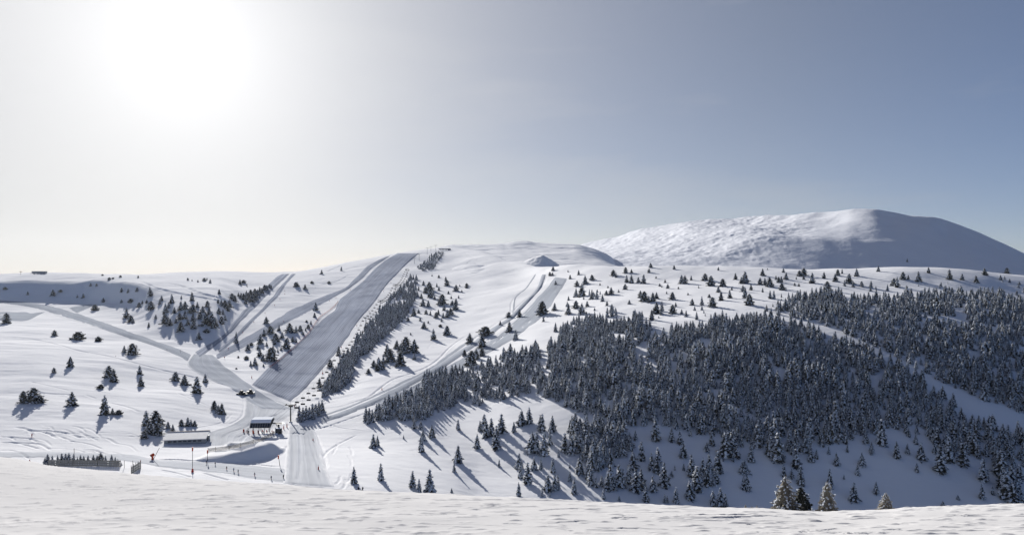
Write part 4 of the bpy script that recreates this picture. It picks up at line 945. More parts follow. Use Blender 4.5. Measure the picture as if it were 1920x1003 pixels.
# --- rimed trees on the rim of the near shelf
def near_tree(px, base, hpx, Yd, cm, lab, cat='rimed tree', wide=1.0, rz=0.0):
    x = (px - CX) / F * Yd; z = (HOR - base) / F * Yd
    gz = ground(x, Yd, 600, (0,))
    z0 = min(z, gz.z) if gz is not None else z
    h = hpx / F * Yd + (z - z0)
    return tree('rimed_fir', cm, (x, Yd, z0 - .1), h * 1.02, rz, lab, cat, None, wide)
near_tree(1473, 961, 68, 112, RIME[0], 'large frost-whitened fir on the near rim, leftmost of three', wide=1.0)
near_tree(1502, 962, 49, 116, RDARK, 'dark shaded fir against the right side of the large frosted fir', wide=1.05, rz=1.0)
near_tree(1551, 963, 60, 112, RIME[1], 'frost-whitened fir on the near rim, middle one of three', wide=1.05, rz=2.0)
near_tree(1661, 960, 37, 112, RIME[2], 'small frost-whitened fir on the near rim, rightmost of three', wide=1.15, rz=4.0)
for px, py, h, l in [(1398, 955, 13, 'left frosted twig tuft on the near rim'), (1410, 956, 11, 'frosted twig tuft beside the leftmost one on the near rim'), (1419, 956, 13, 'right frosted twig tuft of the three on the near rim'), (1447, 959, 9, 'frosted sprig at the foot of the large frosted fir'), (1523, 961, 7, 'frosted sprig between the two large frosted firs'), (1768, 953, 5, 'faint frosted twig low on the rim at right')]:
    near_tree(px, py + 2, h, 108, RIME[2], l, 'shrub', wide=.8, rz=px)
# ---------------------------------------------------------------- materials for built things
M_STEEL = plain('galvanised_steel', (0.22, 0.23, 0.25), 0.5, 0.6)
M_DARK = plain('dark_metal', (0.035, 0.037, 0.042), 0.5, 0.2)
M_RED = plain('red_paint', (0.32, 0.03, 0.03), 0.5)
M_ORANGE = plain('orange_red_paint', (0.42, 0.06, 0.025), 0.5)
M_CLAD = plain('grey_cladding', (0.24, 0.27, 0.30), 0.7)
M_ROOFM = plain('metal_roof_under_thin_snow', (0.60, 0.61, 0.63), 0.7, 0, .2, .5)
M_GLASS = plain('dark_glazing', (0.03, 0.04, 0.055), 0.15)
M_WOOD = plain('weathered_wood', (0.16, 0.12, 0.085), 0.85)
M_WHITE = plain('off_white_panel', (0.55, 0.55, 0.53), 0.6)
M_SKIN = plain('skin', (0.42, 0.25, 0.18), 0.6, 0, .05)
M_RUB = plain('black_rubber', (0.02, 0.02, 0.022), 0.7)
M_CAP = snow_mat('settled_snow', (0.80, 0.83, 0.87), 0.7, [(3, (1, 1, 1), 0.03)], spec=0.0)
def net_mat(name, c, sx, sy, fill=0.45):
    m, t, b = new_mat(name)
    b.inputs['Base Color'].default_value = (*c, 1); b.inputs['Roughness'].default_value = .8
    uv = N(t, 'ShaderNodeTexCoord'); sp = N(t, 'ShaderNodeSeparateXYZ'); t.links.new(uv.outputs['UV'], sp.inputs[0])
    a = math_node(t, 'LESS_THAN', math_node(t, 'FRACT', math_node(t, 'MULTIPLY', sp.outputs[0], sx)), fill)
    d_ = math_node(t, 'LESS_THAN', math_node(t, 'FRACT', math_node(t, 'MULTIPLY', sp.outputs[1], sy)), fill)
    t.links.new(math_node(t, 'MAXIMUM', a, d_), b.inputs['Alpha'])
    return m
M_NET = net_mat('grey_wind_net', (0.30, 0.29, 0.26), 1.0, 1.0, .70)
M_NET2 = net_mat('fine_rail_net', (0.20, 0.19, 0.17), 3.0, 3.0, .35)
M_NETR = net_mat('red_safety_net', (0.50, 0.16, 0.14), 4.0, 4.0, .25)

class MB:
    def __init__(s): s.v = []; s.f = []
    def box(s, c, size, rz=0.0, taper=1.0, M=None):
        i = len(s.v); cx_, cy_, cz_ = c; a, b, h = size[0] / 2, size[1] / 2, size[2] / 2
        for z in (-1, 1):
            k = taper if z > 0 else 1.0
            for x, y in ((-1, -1), (1, -1), (1, 1), (-1, 1)):
                p = Vector((x * a * k, y * b * k, z * h))
                if M is not None: p = M @ p
                p = Matrix.Rotation(rz, 3, 'Z') @ p
                s.v.append((p.x + cx_, p.y + cy_, p.z + cz_))
        s.f += [(i, i + 3, i + 2, i + 1), (i + 4, i + 5, i + 6, i + 7), (i, i + 1, i + 5, i + 4), (i + 1, i + 2, i + 6, i + 5), (i + 2, i + 3, i + 7, i + 6), (i + 3, i, i + 4, i + 7)]
        return s
    def tube(s, p, q, r0, r1=None, n=8, cap=True):
        r1 = r0 if r1 is None else r1; p, q = Vector(p), Vector(q); d = (q - p).normalized()
        a = d.orthogonal().normalized(); b = d.cross(a); i = len(s.v)
        for c, r in ((p, r0), (q, r1)):
            for k in range(n):
                t = 2 * math.pi * k / n; s.v.append(tuple(c + (a * math.cos(t) + b * math.sin(t)) * r))
        for k in range(n): s.f.append((i + k, i + (k + 1) % n, i + n + (k + 1) % n, i + n + k))
        if cap: s.f += [tuple(i + k for k in range(n))[::-1], tuple(i + n + k for k in range(n))]
        return s
    def prism(s, pts, y0, y1):
        """profile in x,z extruded along y"""
        i = len(s.v); n = len(pts)
        for y in (y0, y1): s.v += [(p[0], y, p[1]) for p in pts]
        s.f += [tuple(i + k for k in range(n)), tuple(i + n + k for k in range(n))[::-1]]
        for k in range(n): s.f.append((i + k, i + n + k, i + n + (k + 1) % n, i + (k + 1) % n))
        return s
    def prismx(s, pts, x0, x1):
        """profile in y,z extruded along x"""
        i = len(s.v); n = len(pts)
        for x in (x0, x1): s.v += [(x, p[0], p[1]) for p in pts]
        s.f += [tuple(i + k for k in range(n))[::-1], tuple(i + n + k for k in range(n))]
        for k in range(n): s.f.append((i + k, i + (k + 1) % n, i + n + (k + 1) % n, i + n + k))
        return s
    def build(s, name, mat, parent=None, bevel=0.0):
        o = mesh_obj(name, s.v, s.f, mat, parent)
        if bevel:
            m = o.modifiers.new('bevel', 'BEVEL'); m.width = bevel; m.segments = 2; m.limit_method = 'ANGLE'
        return o

# ---------------------------------------------------------------- chairlift
PYL = [(545, 791, 32), (637, 684, 21), (686, 613, 18), (713, 581, 18), (741, 547, 14), (763, 519, 15), (777, 494, 10), (786, 488, 11), (801, 476, 11), (808, 471, 8), (817, 470, 10)]
PLAB = ['tall first lift pylon beside the valley station', 'second lift pylon, half hidden by dark pines', 'third lift pylon up from the valley station', 'fourth lift pylon, tallest on the white lift strip', 'fifth lift pylon beside the top of the tree strip', 'sixth lift pylon where the tree strip ends', 'small pylon by the thicket, lower of a close pair', 'small pylon by the thicket, upper of a close pair', 'pylon standing against the sky at the crest', 'short pylon behind the one against the sky', 'last pylon before the top station']
pyl_pts = []
for x, y, h in PYL:
    p = place_px(x, y)
    pyl_pts.append((p, h / F * p.y))
SPAN = 2.6
ropes = {-1: [], 1: []}
for i, (p, h) in enumerate(pyl_pts):
    a = pyl_pts[max(i - 1, 0)][0]; b = pyl_pts[min(i + 1, len(pyl_pts) - 1)][0]
    rz = math.atan2(b.y - a.y, b.x - a.x) - math.pi / 2
    e = empty('lift_pylon', (p.x, p.y, p.z), rz)
    tag(e, PLAB[i], 'lift pylon', 'pylons of the chairlift')
    MB().tube((0, 0, -1.5), (0, 0, h), .42, .28, 12).build('mast', M_STEEL if i else M_DARK, e)
    MB().box((0, 0, 0), (1.6, 1.6, 1.2)).build('footing', M_WHITE, e)
    MB().box((0, 0, h), (2 * SPAN + 1.0, .4, .4)).box((0, 0, h - .7), (1.6, .34, .7), taper=1.0).build('crossarm', M_STEEL if i else M_DARK, e)
    for s_ in (-1, 1):
        sb = MB().box((s_ * SPAN, 0, h + .15), (.3, 4.2, .3)).build('sheave_bar', M_DARK, e)
        wv = MB()
        for k in range(6): wv.tube((s_ * SPAN - .1, -1.8 + .72 * k, h + .28), (s_ * SPAN + .1, -1.8 + .72 * k, h + .28), .26, n=10)
        wv.build('sheave_wheels', M_RUB, e)
        R = Matrix.Rotation(rz, 3, 'Z') @ Vector((s_ * SPAN, 0, h + .55))
        ropes[s_].append(p + R)
    if i < 6:
        lv = MB()
        for s_ in (-.2, .2): lv.tube((s_, -.75, .3), (s_, -.55, h - .4), .035, n=5)
        for k in range(int(h / .6)): lv.tube((-.2, -.74 + .19 * k * .6 / h, .5 + k * .6), (.2, -.74 + .19 * k * .6 / h, .5 + k * .6), .025, n=4)
        lv.build('ladder', M_DARK, e)
st_p = place_px(505, 803)
for s_ in (-1, 1): ropes[s_].insert(0, st_p + Vector((s_ * SPAN + 1.0, 2, 4.6)))
def rope_points(L):
    out = []
    for i in range(len(L) - 1):
        a, b = L[i], L[i + 1]; d = (b - a).length; n = max(4, int(d / 8)); sag = d * d * .00016
        for k in range(n):
            t = k / n; q = a.lerp(b, t); q.z -= sag * 4 * t * (1 - t); out.append(q)
    out.append(L[-1]); return out
for s_, lab in ((-1, 'thin steel rope on the left side of the chairlift'), (1, 'thin steel rope on the right side of the chairlift')):
    R = rope_points(ropes[s_]); mb = MB()
    for a, b in zip(R, R[1:]): mb.tube(a, b, .05, n=5, cap=False)
    tag(mb.build('haul_rope', M_STEEL), lab, 'rope', 'ropes of the chairlift')
chair0 = empty('lift_chair')
MB().tube((0, 0, 0), (0, 0, -1.2), .05, n=6).tube((0, 0, -1.2), (0, .35, -2.2), .05, n=6).tube((-1.25, .35, -2.2), (1.25, .35, -2.2), .05, n=6).build('hanger', M_DARK, chair0)
MB().box((0, -.1, -3.0), (2.6, .6, .14)).build('seat', M_DARK, chair0)
MB().box((0, .3, -2.6), (2.6, .1, .75)).build('backrest', M_DARK, chair0)
first = True; nch = 0
for s_ in (-1, 1):
    R = rope_points(ropes[s_]); acc_ = 0.0; nxt = 30.0 if s_ < 0 else 22.0
    side = 'left' if s_ < 0 else 'right'
    for a, b in zip(R, R[1:]):
        L = (b - a).length
        while acc_ + L >= nxt and nxt < 960:
            q = a.lerp(b, (nxt - acc_) / L)
            rz = math.atan2(b.y - a.y, b.x - a.x) - math.pi / 2
            if first: c = chair0; first = False; c.location = q; c.rotation_euler = (0, 0, rz)
            else: c = dup(chair0, q, rz)
            near = q.y < 520
            tag(c, (f'dark empty lift chair on the {side} rope near the first pylon' if near else f'dark empty lift chair on the {side} rope above the white lift strip'), 'lift chair', f'chairs on the {side} rope ' + ('near the first pylon' if near else 'up the hill'))
            nch += 1; nxt += 18.5
        acc_ += L

# ---------------------------------------------------------------- valley station
sp_ = place_px(492, 812); u_ = sp_.y / F
st = empty('lift_station', (sp_.x, sp_.y, sp_.z - .1), math.radians(4))
tag(st, 'valley station of the chairlift with a dark glazed roof and open boarding deck', 'lift station')
MB().box((0, 2, .15), (19 * .9, 10, .5)).build('deck', M_CAP, st)
pm = MB()
for k in range(6): pm.box((-7.2 + 2.9 * k, -1.6, 1.9), (.35, .35, 3.4))
for k in range(4): pm.box((-6.5 + 4.3 * k, 5.4, 1.9), (.4, .4, 3.4))
pm.build('posts', M_WHITE, st)
MB().prismx([(-2.6, 3.5), (-2.2, 3.4), (6.6, 6.6), (6.4, 7.4), (.8, 6.9), (-1.0, 5.6)], -6.2, 4.8).build('roof', M_DARK, st)
MB().prismx([(-2.64, 3.75), (-1.06, 5.7), (-1.16, 5.82), (-2.78, 3.8)], -5.9, 4.5).build('glazing', M_GLASS, st)
rb = MB()
for k in range(9): rb.prismx([(-2.7, 3.72), (-1.1, 5.74), (-1.22, 5.9), (-2.86, 3.8)], -5.9 + 1.28 * k, -5.78 + 1.28 * k)
rb.build('glazing_bars', M_STEEL, st)
MB().prismx([(-.9, 5.85), (.85, 7.02), (6.4, 7.52), (6.5, 7.9), (.7, 7.45), (-.9, 6.2)], -6.0, 4.6).build('roof_snow', M_CAP, st)
am = MB().box((7.2, 2, 5.2), (5.4, .5, .45)).box((7.2, .9, 5.2), (5.4, .3, .3)).box((8.6, 1.5, 4.7), (2.8, 2.6, .3)).box((8.2, 1.8, 3.2), (.8, .8, 3.6))
am.build('drive_arm', M_DARK, st)
MB().tube((9.0, 1.5, 4.9), (9.0, 1.5, 5.1), 2.4, n=20).build('bullwheel', M_STEEL, st)
hut = empty('control_hut', (sp_.x + 8.6, sp_.y + .5, place_px(522, 811).z - .1), math.radians(6))
tag(hut, 'small dark control cabin right of the station deck', 'hut')
MB().box((0, 0, 1.5), (3.2, 2.6, 3.0)).build('cabin', M_DARK, hut, .05)
MB().box((-.2, -1.34, 1.8), (1.9, .08, 1.0)).build('window', M_GLASS, hut)
MB().box((0, 0, 3.15), (3.6, 3.0, .3)).build('roof', M_CAP, hut, .05)
for dx, dy, lab in ((-9.6, -1.5, 'red and dark marker box left of the station deck'), (-3.6, -3.8, 'orange-red turnstile pad in front of the station')):
    q = ground(sp_.x + dx, sp_.y + dy); e = empty('marker_pad', q)
    tag(e, lab, 'marker')
    MB().box((0, 0, 1.0), (.8, .5, 1.7)).build('pad', M_ORANGE if dx > -5 else M_RED, e, .08); MB().tube((0, 0, -.3), (0, 0, 2.6), .06, n=6).build('pole', M_DARK, e)

# ---------------------------------------------------------------- long shed
a_ = place_px(308, 834); b_ = place_px(384, 829)
mid = (a_ + b_) / 2; LEN = (b_ - a_).length; rz = math.atan2(b_.y - a_.y, b_.x - a_.x)
if abs(rz) > .35: rz = math.copysign(.2, rz); LEN = 76 / F * mid.y
sh = empty('storage_shed', (mid.x, mid.y, min(a_.z, b_.z) - .2), rz)
tag(sh, 'long low grey shed with a pale pitched roof below the snowfield', 'shed')
MB().box((0, 5.5, 1.05), (LEN - .8, 11.0, 2.7)).build('walls', M_CLAD, sh)
MB().prismx([(-.9, 2.45), (8.6, 4.75), (11.6, 3.4), (11.6, 3.65), (8.6, 5.05), (-.9, 2.75)], -LEN / 2, LEN / 2).build('roof', M_ROOFM, sh)
MB().box((0, 8.6, 5.06), (LEN + .1, .6, .16)).build('ridge_cap', M_WOOD, sh)
wm = MB()
for k in range(7): wm.box((-LEN / 2 + 3.2 + k * (LEN - 6.4) / 6, -.03, 1.7), (1.6, .1, .7))
wm.build('windows', M_GLASS, sh)
MB().box((LEN / 2 - .36, 5.4, 1.2), (.12, 3.2, 2.2)).build('door', M_DARK, sh)
bt = MB()
for k in range(15): bt.box((-LEN / 2 + .9 + k * (LEN - 1.8) / 14, -.05, 1.1), (.12, .08, 2.5))
bt.build('battens', M_STEEL, sh)

# ---------------------------------------------------------------- fences
def fence(name, pts, h, label, mat_post, mat_net=None, rails=0, step=6.0, r=.09, lean=0, cat='fence', only=(1,), postx=1.25, slats=False):
    P = hit_line(pts, max(3, int(np.hypot(*np.diff(np.array(pts, float), axis=0).T).sum() / 2)), only)
    d = np.r_[0, np.cumsum(np.linalg.norm(np.diff(P[:, :2], axis=0), axis=1))]
    n = max(2, int(d[-1] / step)); t = np.linspace(0, d[-1], n + 1)
    Q = np.stack([np.interp(t, d, P[:, k]) for k in range(3)], -1)
    for q in Q:
        gq = ground(q[0], q[1])
        if gq is not None: q[2] = gq.z
    e = empty(name, tuple(Q[0])); o0 = Vector(Q[0])
    tag(e, label, cat)
    for q in Q[:100]:
        p = Vector(q) - o0; MB().tube(p - Vector((0, 0, .4)), p + Vector((0, 0, h * postx)), r, n=6).build('post', mat_post, e)
    if mat_net:
        V = []; Fc = []; uvs = []
        for k, q in enumerate(Q):
            p = Vector(q) - o0; V += [tuple(p + Vector((0, 0, .05))), tuple(p + Vector((0, 0, h)))]; uvs += [(t[k], 0), (t[k], h)]
        for k in range(n): Fc.append((2 * k, 2 * k + 2, 2 * k + 3, 2 * k + 1))
        o = mesh_obj('net', V, Fc, mat_net, e)
        ul = o.data.uv_layers.new(name='UVMap')
        for l in o.data.loops: ul.data[l.index].uv = uvs[l.vertex_index]
    for k in range(rails):
        mb = MB()
        for qa, qb in zip(Q, Q[1:]):
            z = Vector((0, 0, h * (k + 1) / rails)); mb.tube(Vector(qa) - o0 + z, Vector(qb) - o0 + z, .06, n=5)
        mb.build('rail', mat_post, e)
    return e
fence('railing', [(390, 847), (430, 842), (465, 834), (495, 824), (515, 814), (528, 806)], 1.6, 'long netted railing along the edge of the station bench', M_WOOD, M_NET2, 2, 7.0, .10)
fence('wind_fence', [(90, 874), (127, 874), (162, 874), (199, 874), (226, 875)], 2.7, 'long grey net fence in front of the row of young firs', M_DARK, M_NET, 0, 7.5, .09, postx=1.05)
fence('wind_fence', [(246, 889), (252, 885), (258, 881), (264, 878)], 3.0, 'short slatted net fence running away from the near rim', M_DARK, M_NET, 0, 2.2, .09)
fence('safety_net', [(634, 566), (626, 576), (612, 587), (600, 595), (592, 606), (583, 620), (573, 632), (560, 645), (550, 655), (540, 663), (530, 672), (518, 682), (506, 690)], 2.0, 'faint red safety net along the left edge of the wide run', M_RED, M_NETR, 0, 9.0, .07)
for x, lab in ((233, 'left bare post of three right of the wind fence'), (249, 'middle bare post of three right of the wind fence'), (263, 'right bare post with a red tip beside the short fence')):
    p = place_px(x, 877)
    tag(MB().tube(p - Vector((0, 0, .4)), p + Vector((0, 0, 3.2)), .09, n=6).build('fence_post', M_DARK if x < 260 else M_RED), lab, 'post', 'bare posts by the wind fence')
for x, y, h, lab in ((139, 866, 26, 'tall thin pole rising above the row of young firs'), (217, 669, 3, 'short post on the track left of the junction'), (327, 699, 3, 'short post on the track near the row of four pines'), (313, 658, 4, 'stake on the lower edge of the snow road'), (338, 661, 6, 'stake in the middle of the snow road near the junction')):
    p = place_px(x, y)
    tag(MB().tube(p - Vector((0, 0, .4)), p + Vector((0, 0, h / F * p.y)), .10, n=6).build('marker_post', M_WOOD), lab, 'post')

# ---------------------------------------------------------------- snow guns and padded posts
def snow_gun(px, py, hpx, label, lean=(0, 0), head=True, base=True, fan=False):
    p = place_px(px, py); k = p.y / F; e = empty('snow_gun', p)
    tag(e, label, 'snow gun')
    H_ = hpx * k
    top = Vector((lean[0] * k, 0, H_))
    MB().tube((0, 0, -.4), top, .13, .09, 8).build('lance', M_DARK, e)
    if base: MB().box((0, 0, .8), (.75, .75, 1.5), taper=.75).tube((-.7, 0, .4), (.7, 0, .4), .1).build('base_pad', M_RED if not fan else M_ORANGE, e, .1)
    if head: MB().tube(top - Vector((0, 0, 1.6)), top, .26, .3, 10).build('head', M_ORANGE, e)
    if fan:
        MB().tube((-.4, -.5, 1.8), (.5, .4, 2.6), .8, .62, 14).build('fan_drum', M_ORANGE, e)
        MB().tube((-.45, -.55, 1.77), (-.47, -.57, 1.75), .7, .7, 14).build('fan_guard', M_DARK, e)
    return e
snow_gun(286, 862, 23, 'orange fan snow gun with a lance leaning right, below the shed', lean=(13, 0), head=False, fan=True)
snow_gun(361, 885, 47, 'tallest snow lance with a red head and red foot, standing in the flat run')
snow_gun(389, 863, 20, 'snow lance with an orange head at the left end of the bench railing', base=False)
snow_gun(525, 873, 20, 'leaning red snow gun on the slope right of the shaded bank', lean=(-3, 0), base=False)
snow_gun(605, 701, 9, 'red padded lance beside the wide run near the lift line', head=False)
def pad(px, py, hpx, label, mat=None):
    p = place_px(px, py); k = p.y / F; e = empty('padded_pole', p); tag(e, label, 'padded pole')
    MB().tube((0, 0, 0), (0, 0, hpx * k), .28, .22, 10).build('pad', mat or M_RED, e)
    MB().tube((0, 0, -.4), (0, 0, hpx * k * 1.5), .06, n=6).build('pole', M_DARK, e)
pad(597, 881, 7, 'red padded pole on the right side of the run-out'); pad(587, 827, 5, 'small red padded pole below the row of firs')
pad(716, 731, 4, 'tiny orange pole beside the curving run', M_ORANGE); pad(552, 763, 5, 'red padded pole seen beside the first pylon top'); pad(472, 709, 4, 'red padded pole at the lower left corner of the wide run')
for x, y, h, lab in ((514, 808, 6, 'leftmost red pad right of the control cabin'), (520, 806, 5, 'second red pad right of the control cabin'), (526, 804, 6, 'third red pad right of the control cabin'), (532, 801, 7, 'tallest red pad at the end of the station railing')): pad(x + 6, y, h, lab)
for i, (x, y) in enumerate([(534, 553), (534, 547), (525, 563), (515, 574), (497, 589), (476, 606), (455, 626), (428, 656), (421, 673), (532, 605), (630, 560), (657, 545), (682, 528), (618, 566), (692, 586), (669, 613), (640, 654), (719, 548), (733, 532)]):
    p = place_px(x, y); e = empty('piste_marker', p)
    side = 'the gully run' if x < 536 and y < 660 and i < 7 else ('the curving run' if i in (7, 8, 9) else ('the crest edge between the upper runs' if i in (10, 11, 12, 13) else 'the right edge of the wide run'))
    tag(e, 'tiny dark marker pole along ' + side, 'piste marker', 'piste markers along ' + side)
    MB().tube((0, 0, -.3), (0, 0, 2.0), .09, n=6).build('pole', M_DARK, e)
    MB().tube((0, -.06, 1.7), (0, .06, 1.7), .5, n=12).build('disc', M_RED, e)

# ---------------------------------------------------------------- parked snow groomers
def groomer(px, py, rz, label):
    p = place_px(px, py); e = empty('snow_groomer', (p.x, p.y, p.z + .05), rz); tag(e, label, 'snow groomer', 'parked snow groomers')
    MB().prismx([(-1.9, .7), (2.1, .7), (2.3, 1.3), (1.2, 1.7), (-1.9, 1.7)], -1.2, 1.2).build('body', M_DARK, e, .06)
    c = MB().prismx([(-.3, 1.6), (1.6, 1.6), (1.1, 2.9), (-.2, 3.0)], -1.0, 1.0).build('cab', M_DARK, e, .06)
    MB().prismx([(1.66, 1.75), (1.2, 2.8), (1.24, 2.8), (1.72, 1.75)], -.85, .85).build('windscreen', M_GLASS, c)
    for s_ in (-1, 1): MB().prismx([(-2.2, .25), (-1.9, 0), (1.9, 0), (2.4, .35), (2.2, .85), (-2.0, .85)], s_ * 1.55 - .55, s_ * 1.55 + .55).build('track', M_RUB, e)
    MB().box((0, 3.0, .6), (4.6, .3, 1.1)).box((0, 2.6, .6), (1.6, .9, .25)).build('blade', M_STEEL, e)
    MB().box((0, -2.8, .4), (4.0, .9, .5)).box((0, -2.3, .7), (1.0, .8, .2)).build('tiller', M_DARK, e)
groomer(454, 740, math.radians(70), 'left one of two dark snow groomers parked at the foot of the runs')
groomer(468, 738, math.radians(-75), 'right one of two dark snow groomers parked at the foot of the runs')

# ---------------------------------------------------------------- skyline buildings
p = place_px(74, 513.5); k = p.y / F
e = empty('ridge_hut', (p.x, p.y, p.z - 1.0)); tag(e, 'long flat-roofed hut on short legs on the left skyline', 'hut')
MB().box((0, 0, 3.6), (25 * k, 6, 3.4)).build('cabin', M_CLAD, e); MB().box((0, 0, 5.4), (27 * k, 7, .4)).build('roof', M_DARK, e)
MB().box((-2, 0, 1.75), (27 * k, 7, .3)).build('terrace', M_WOOD, e)
lg = MB()
for dx in (-9, -3, 3, 9): lg.box((dx, 0, .5), (.6, 4, 2.4))
lg.build('legs', M_DARK, e)
p = place_px(39, 515); k = p.y / F
e = empty('sign_post', p); tag(e, 'post with a wide cap on the left skyline beside the flat-roofed hut', 'post')
MB().tube((0, 0, -.5), (0, 0, 5.4), .3, n=8).build('pole', M_WOOD, e); MB().tube((0, 0, 5.0), (0, 0, 5.9), 2.6, 1.2, 14).build('cap', M_WOOD, e)
p = place_px(838, 469); e = empty('top_station', p); k = p.y / F
tag(e, 'small dark top station hut of the chairlift on the crest', 'hut')
MB().box((-6, 0, 3), (30, 8, 2.2)).build('canopy', M_STEEL, e); MB().box((6, 0, 1.5), (7, 6, 5)).build('cabin', M_DARK, e)
pm = MB()
for dx in (-18, -10, -2): pm.box((dx, 0, 1), (1, 1, 4))
pm.build('posts', M_DARK, e)

# ---------------------------------------------------------------- people
def body_mesh(name, pose):
    """one continuous figure grown with the skin modifier, then baked to a mesh"""
    J = pose['J']; E = pose['E']; Rr = pose['R']
    me = bpy.data.meshes.new(name); me.from_pydata(J, E, []); o = bpy.data.objects.new(name, me); col.objects.link(o)
    o.modifiers.new('skin', 'SKIN'); sk = me.skin_vertices[0].data
    for i, r in enumerate(Rr): sk[i].radius = (r, r)
    sk[0].use_root = True
    s2 = o.modifiers.new('sub', 'SUBSURF'); s2.levels = 1; s2.render_levels = 1
    bpy.context.view_layer.update()
    ev = o.evaluated_get(bpy.context.evaluated_depsgraph_get())
    out = bpy.data.meshes.new_from_object(ev); out.name = name
    bpy.data.objects.remove(o)
    return out
# pelvis, belly, chest, neck, head, crown | hips, knees, ankles, toes | shoulders, elbows, wrists, fingertips
def pose(lean, bend, arm):
    J = [(0, 0, .92 - bend), (0, -.03 * lean, 1.12 - bend), (0, -.10 * lean, 1.36 - bend), (0, -.15 * lean, 1.50 - bend), (0, -.17 * lean, 1.61 - bend), (0, -.17 * lean, 1.72 - bend)]
    E = [(0, 1), (1, 2), (2, 3), (3, 4), (4, 5)]; R = [.16, .15, .19, .065, .10, .07]
    for s_ in (-1, 1):
        i = len(J); J += [(s_ * .10, 0, .86 - bend), (s_ * .13, -.16 * lean - bend * .6, .48 - bend * .3), (s_ * .14, .02, .10), (s_ * .14, -.18, .05)]
        E += [(0, i), (i, i + 1), (i + 1, i + 2), (i + 2, i + 3)]; R += [.12, .085, .065, .055]
        i = len(J); J += [(s_ * .21, -.11 * lean, 1.40 - bend), (s_ * .30, -.10 * lean - .06, 1.14 - bend), (s_ * .32 * arm, -.30, 1.00 - bend), (s_ * .32 * arm, -.38, .96 - bend)]
        E += [(2, i), (i, i + 1), (i + 1, i + 2), (i + 2, i + 3)]; R += [.085, .06, .045, .035]
    return dict(J=J, E=E, R=R)
BODY = [body_mesh('body', pose(1.0, .06, 1.1)), body_mesh('body', pose(.2, 0, .9))]
coats = [plain('jacket_' + n, c, .8) for n, c in (('navy', (.02, .03, .07)), ('red', (.40, .03, .04)), ('black', (.02, .02, .022)), ('blue', (.04, .09, .22)), ('orange', (.5, .14, .03)), ('grey', (.14, .14, .15)))]
pants = [plain('trousers_' + n, c, .8) for n, c in (('black', (.02, .02, .025)), ('red', (.30, .05, .05)), ('grey', (.10, .10, .12)))]
helm = [plain('helmet_' + n, c, .4) for n, c in (('white', (.6, .6, .6)), ('black', (.02, .02, .02)))]
def person(pos, rz, label, ci, ti, hi, ski=True, kind=0, group=None):
    e = empty('person', pos, rz); tag(e, label, 'person', group)
    src = BODY[kind]
    b = bpy.data.objects.new('body', src.copy()); col.objects.link(b); b.parent = e; b.data.materials.clear(); b.data.materials.append(M_SKIN)
    co = np.zeros(len(src.vertices) * 3); src.vertices.foreach_get('co', co); co = co.reshape(-1, 3); no = np.array([tuple(v.normal) for v in src.vertices])
    def shell(nm, lo, hi_, mat, off):
        Fs = [tuple(p.vertices) for p in src.polygons if lo <= p.center.z < hi_]
        if not Fs: return
        vs = sorted({v for f_ in Fs for v in f_}); mp_ = {v: i for i, v in enumerate(vs)}
        mesh_obj(nm, [tuple(co[v] + no[v] * off) for v in vs], [tuple(mp_[v] for v in f_) for f_ in Fs], mat, e, smooth=True)
    bd = .06 if kind == 0 else 0.0
    shell('trousers', .12, .92 - bd, pants[ti], .022); shell('jacket', .86 - bd, 1.50 - bd, coats[ci], .035); shell('helmet', 1.62 - bd, 2, helm[hi], .03)
    if ski:
        for s_ in (-1, 1): MB().box((s_ * .14, -.15, .02), (.10, 1.7, .025)).box((s_ * .14, -1.05, .06), (.09, .22, .02), M=Matrix.Rotation(-.4, 3, 'X')).build('ski', M_RED if ci % 2 else M_DARK, e)
    return e
LP = [(387.5, 870, 0, 0, 1, 'first skier from the left on the flat run, dark jacket and red trousers'), (404, 872.5, 0, 0, 0, 'second skier from the left in the line on the flat run'), (425.5, 881, 2, 1, 1, 'third skier from the left, dark jacket, red legs, on the flat run'),
      (438.7, 884, 3, 2, 0, 'fourth skier from the left, blue jacket, on the flat run'), (447, 887, 5, 0, 1, 'fifth skier from the left, grey jacket, on the flat run'), (478, 893, 0, 1, 1, 'sixth skier, alone in the middle of the flat run'),
      (509, 899, 0, 0, 1, 'seventh skier, low near the right end of the flat run'), (532, 897, 2, 0, 1, 'last skier on the right, at the foot of the run-out')]
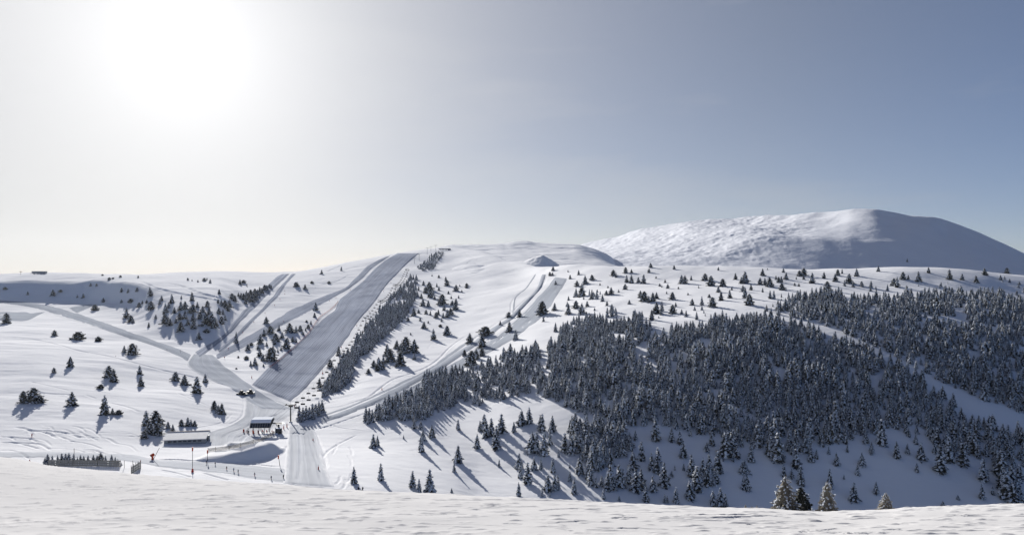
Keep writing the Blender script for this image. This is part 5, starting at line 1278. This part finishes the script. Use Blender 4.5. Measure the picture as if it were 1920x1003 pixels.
for i, (x, y, c, t, h_, lab) in enumerate(LP):
    p = place_px(x, y); person((p.x, p.y, p.z + .1), math.radians(random.uniform(-110, -50)), lab, c, t, h_, True, 0, 'skiers on the flat run')
p = place_px(59.5, 819); person((p.x, p.y, p.z + .05), 1.2, 'skier in red standing alone on the tracked left slope', 1, 2, 1)
p = place_px(55, 868.5); person((p.x, p.y, p.z + .1), 2.2, 'person in a red jacket left of the wind fence', 1, 0, 0)
for dx, lab, c in ((672, 'left one of two people whose heads show over the near rim', 2), (680, 'right one of two people whose heads show over the near rim', 5)):
    p = place_px(dx, 918.5); person((p.x, p.y, p.z - .3), .4, lab, c, 0, 1, False, 1)
SP = [(-6.4, -2.8), (-5.2, -.4), (-4.3, -2.6), (-2.2, -.8), (-1.2, -2.7), (.2, -.5), (1.4, -2.5), (2.4, -.6), (3.8, -2.4), (5.6, -1.0), (-8.0, -1.0), (6.8, -2.8)]
for i, (dx, dy) in enumerate(SP):
    q = Vector((sp_.x + dx, sp_.y + dy, 0)); g_ = ground(q.x, q.y)
    zz = max(g_.z, sp_.z + .3) if dy > -2.9 and abs(dx) < 8.4 else g_.z
    person((q.x, q.y, zz + .02), random.uniform(0, 6.28), ['red', 'dark'][i % 2 == 0] + '-jacketed skier waiting in the queue under the station roof', 1 if i % 2 else random.choice((0, 2, 5)), i % 3, i % 2, i % 3 == 0, 1, 'skiers waiting at the lift station')
# ---------------------------------------------------------------- thin air between near and far
hb = MB().box((0, 2900, 30), (14000, 7000, 760)).build('haze', None)
hm_ = bpy.data.materials.new('thin_haze'); hm_.use_nodes = True; t = hm_.node_tree; t.nodes.clear()
vo = N(t, 'ShaderNodeVolumePrincipled'); vo.inputs['Color'].default_value = (0.80, 0.86, 0.95, 1); vo.inputs['Density'].default_value = 0.000015; vo.inputs['Anisotropy'].default_value = 0.4
ou = N(t, 'ShaderNodeOutputMaterial'); t.links.new(vo.outputs[0], ou.inputs['Volume'])
hb.data.materials.append(hm_)
tag(hb, 'thin cold haze softening the far hills', 'haze', kind='stuff')
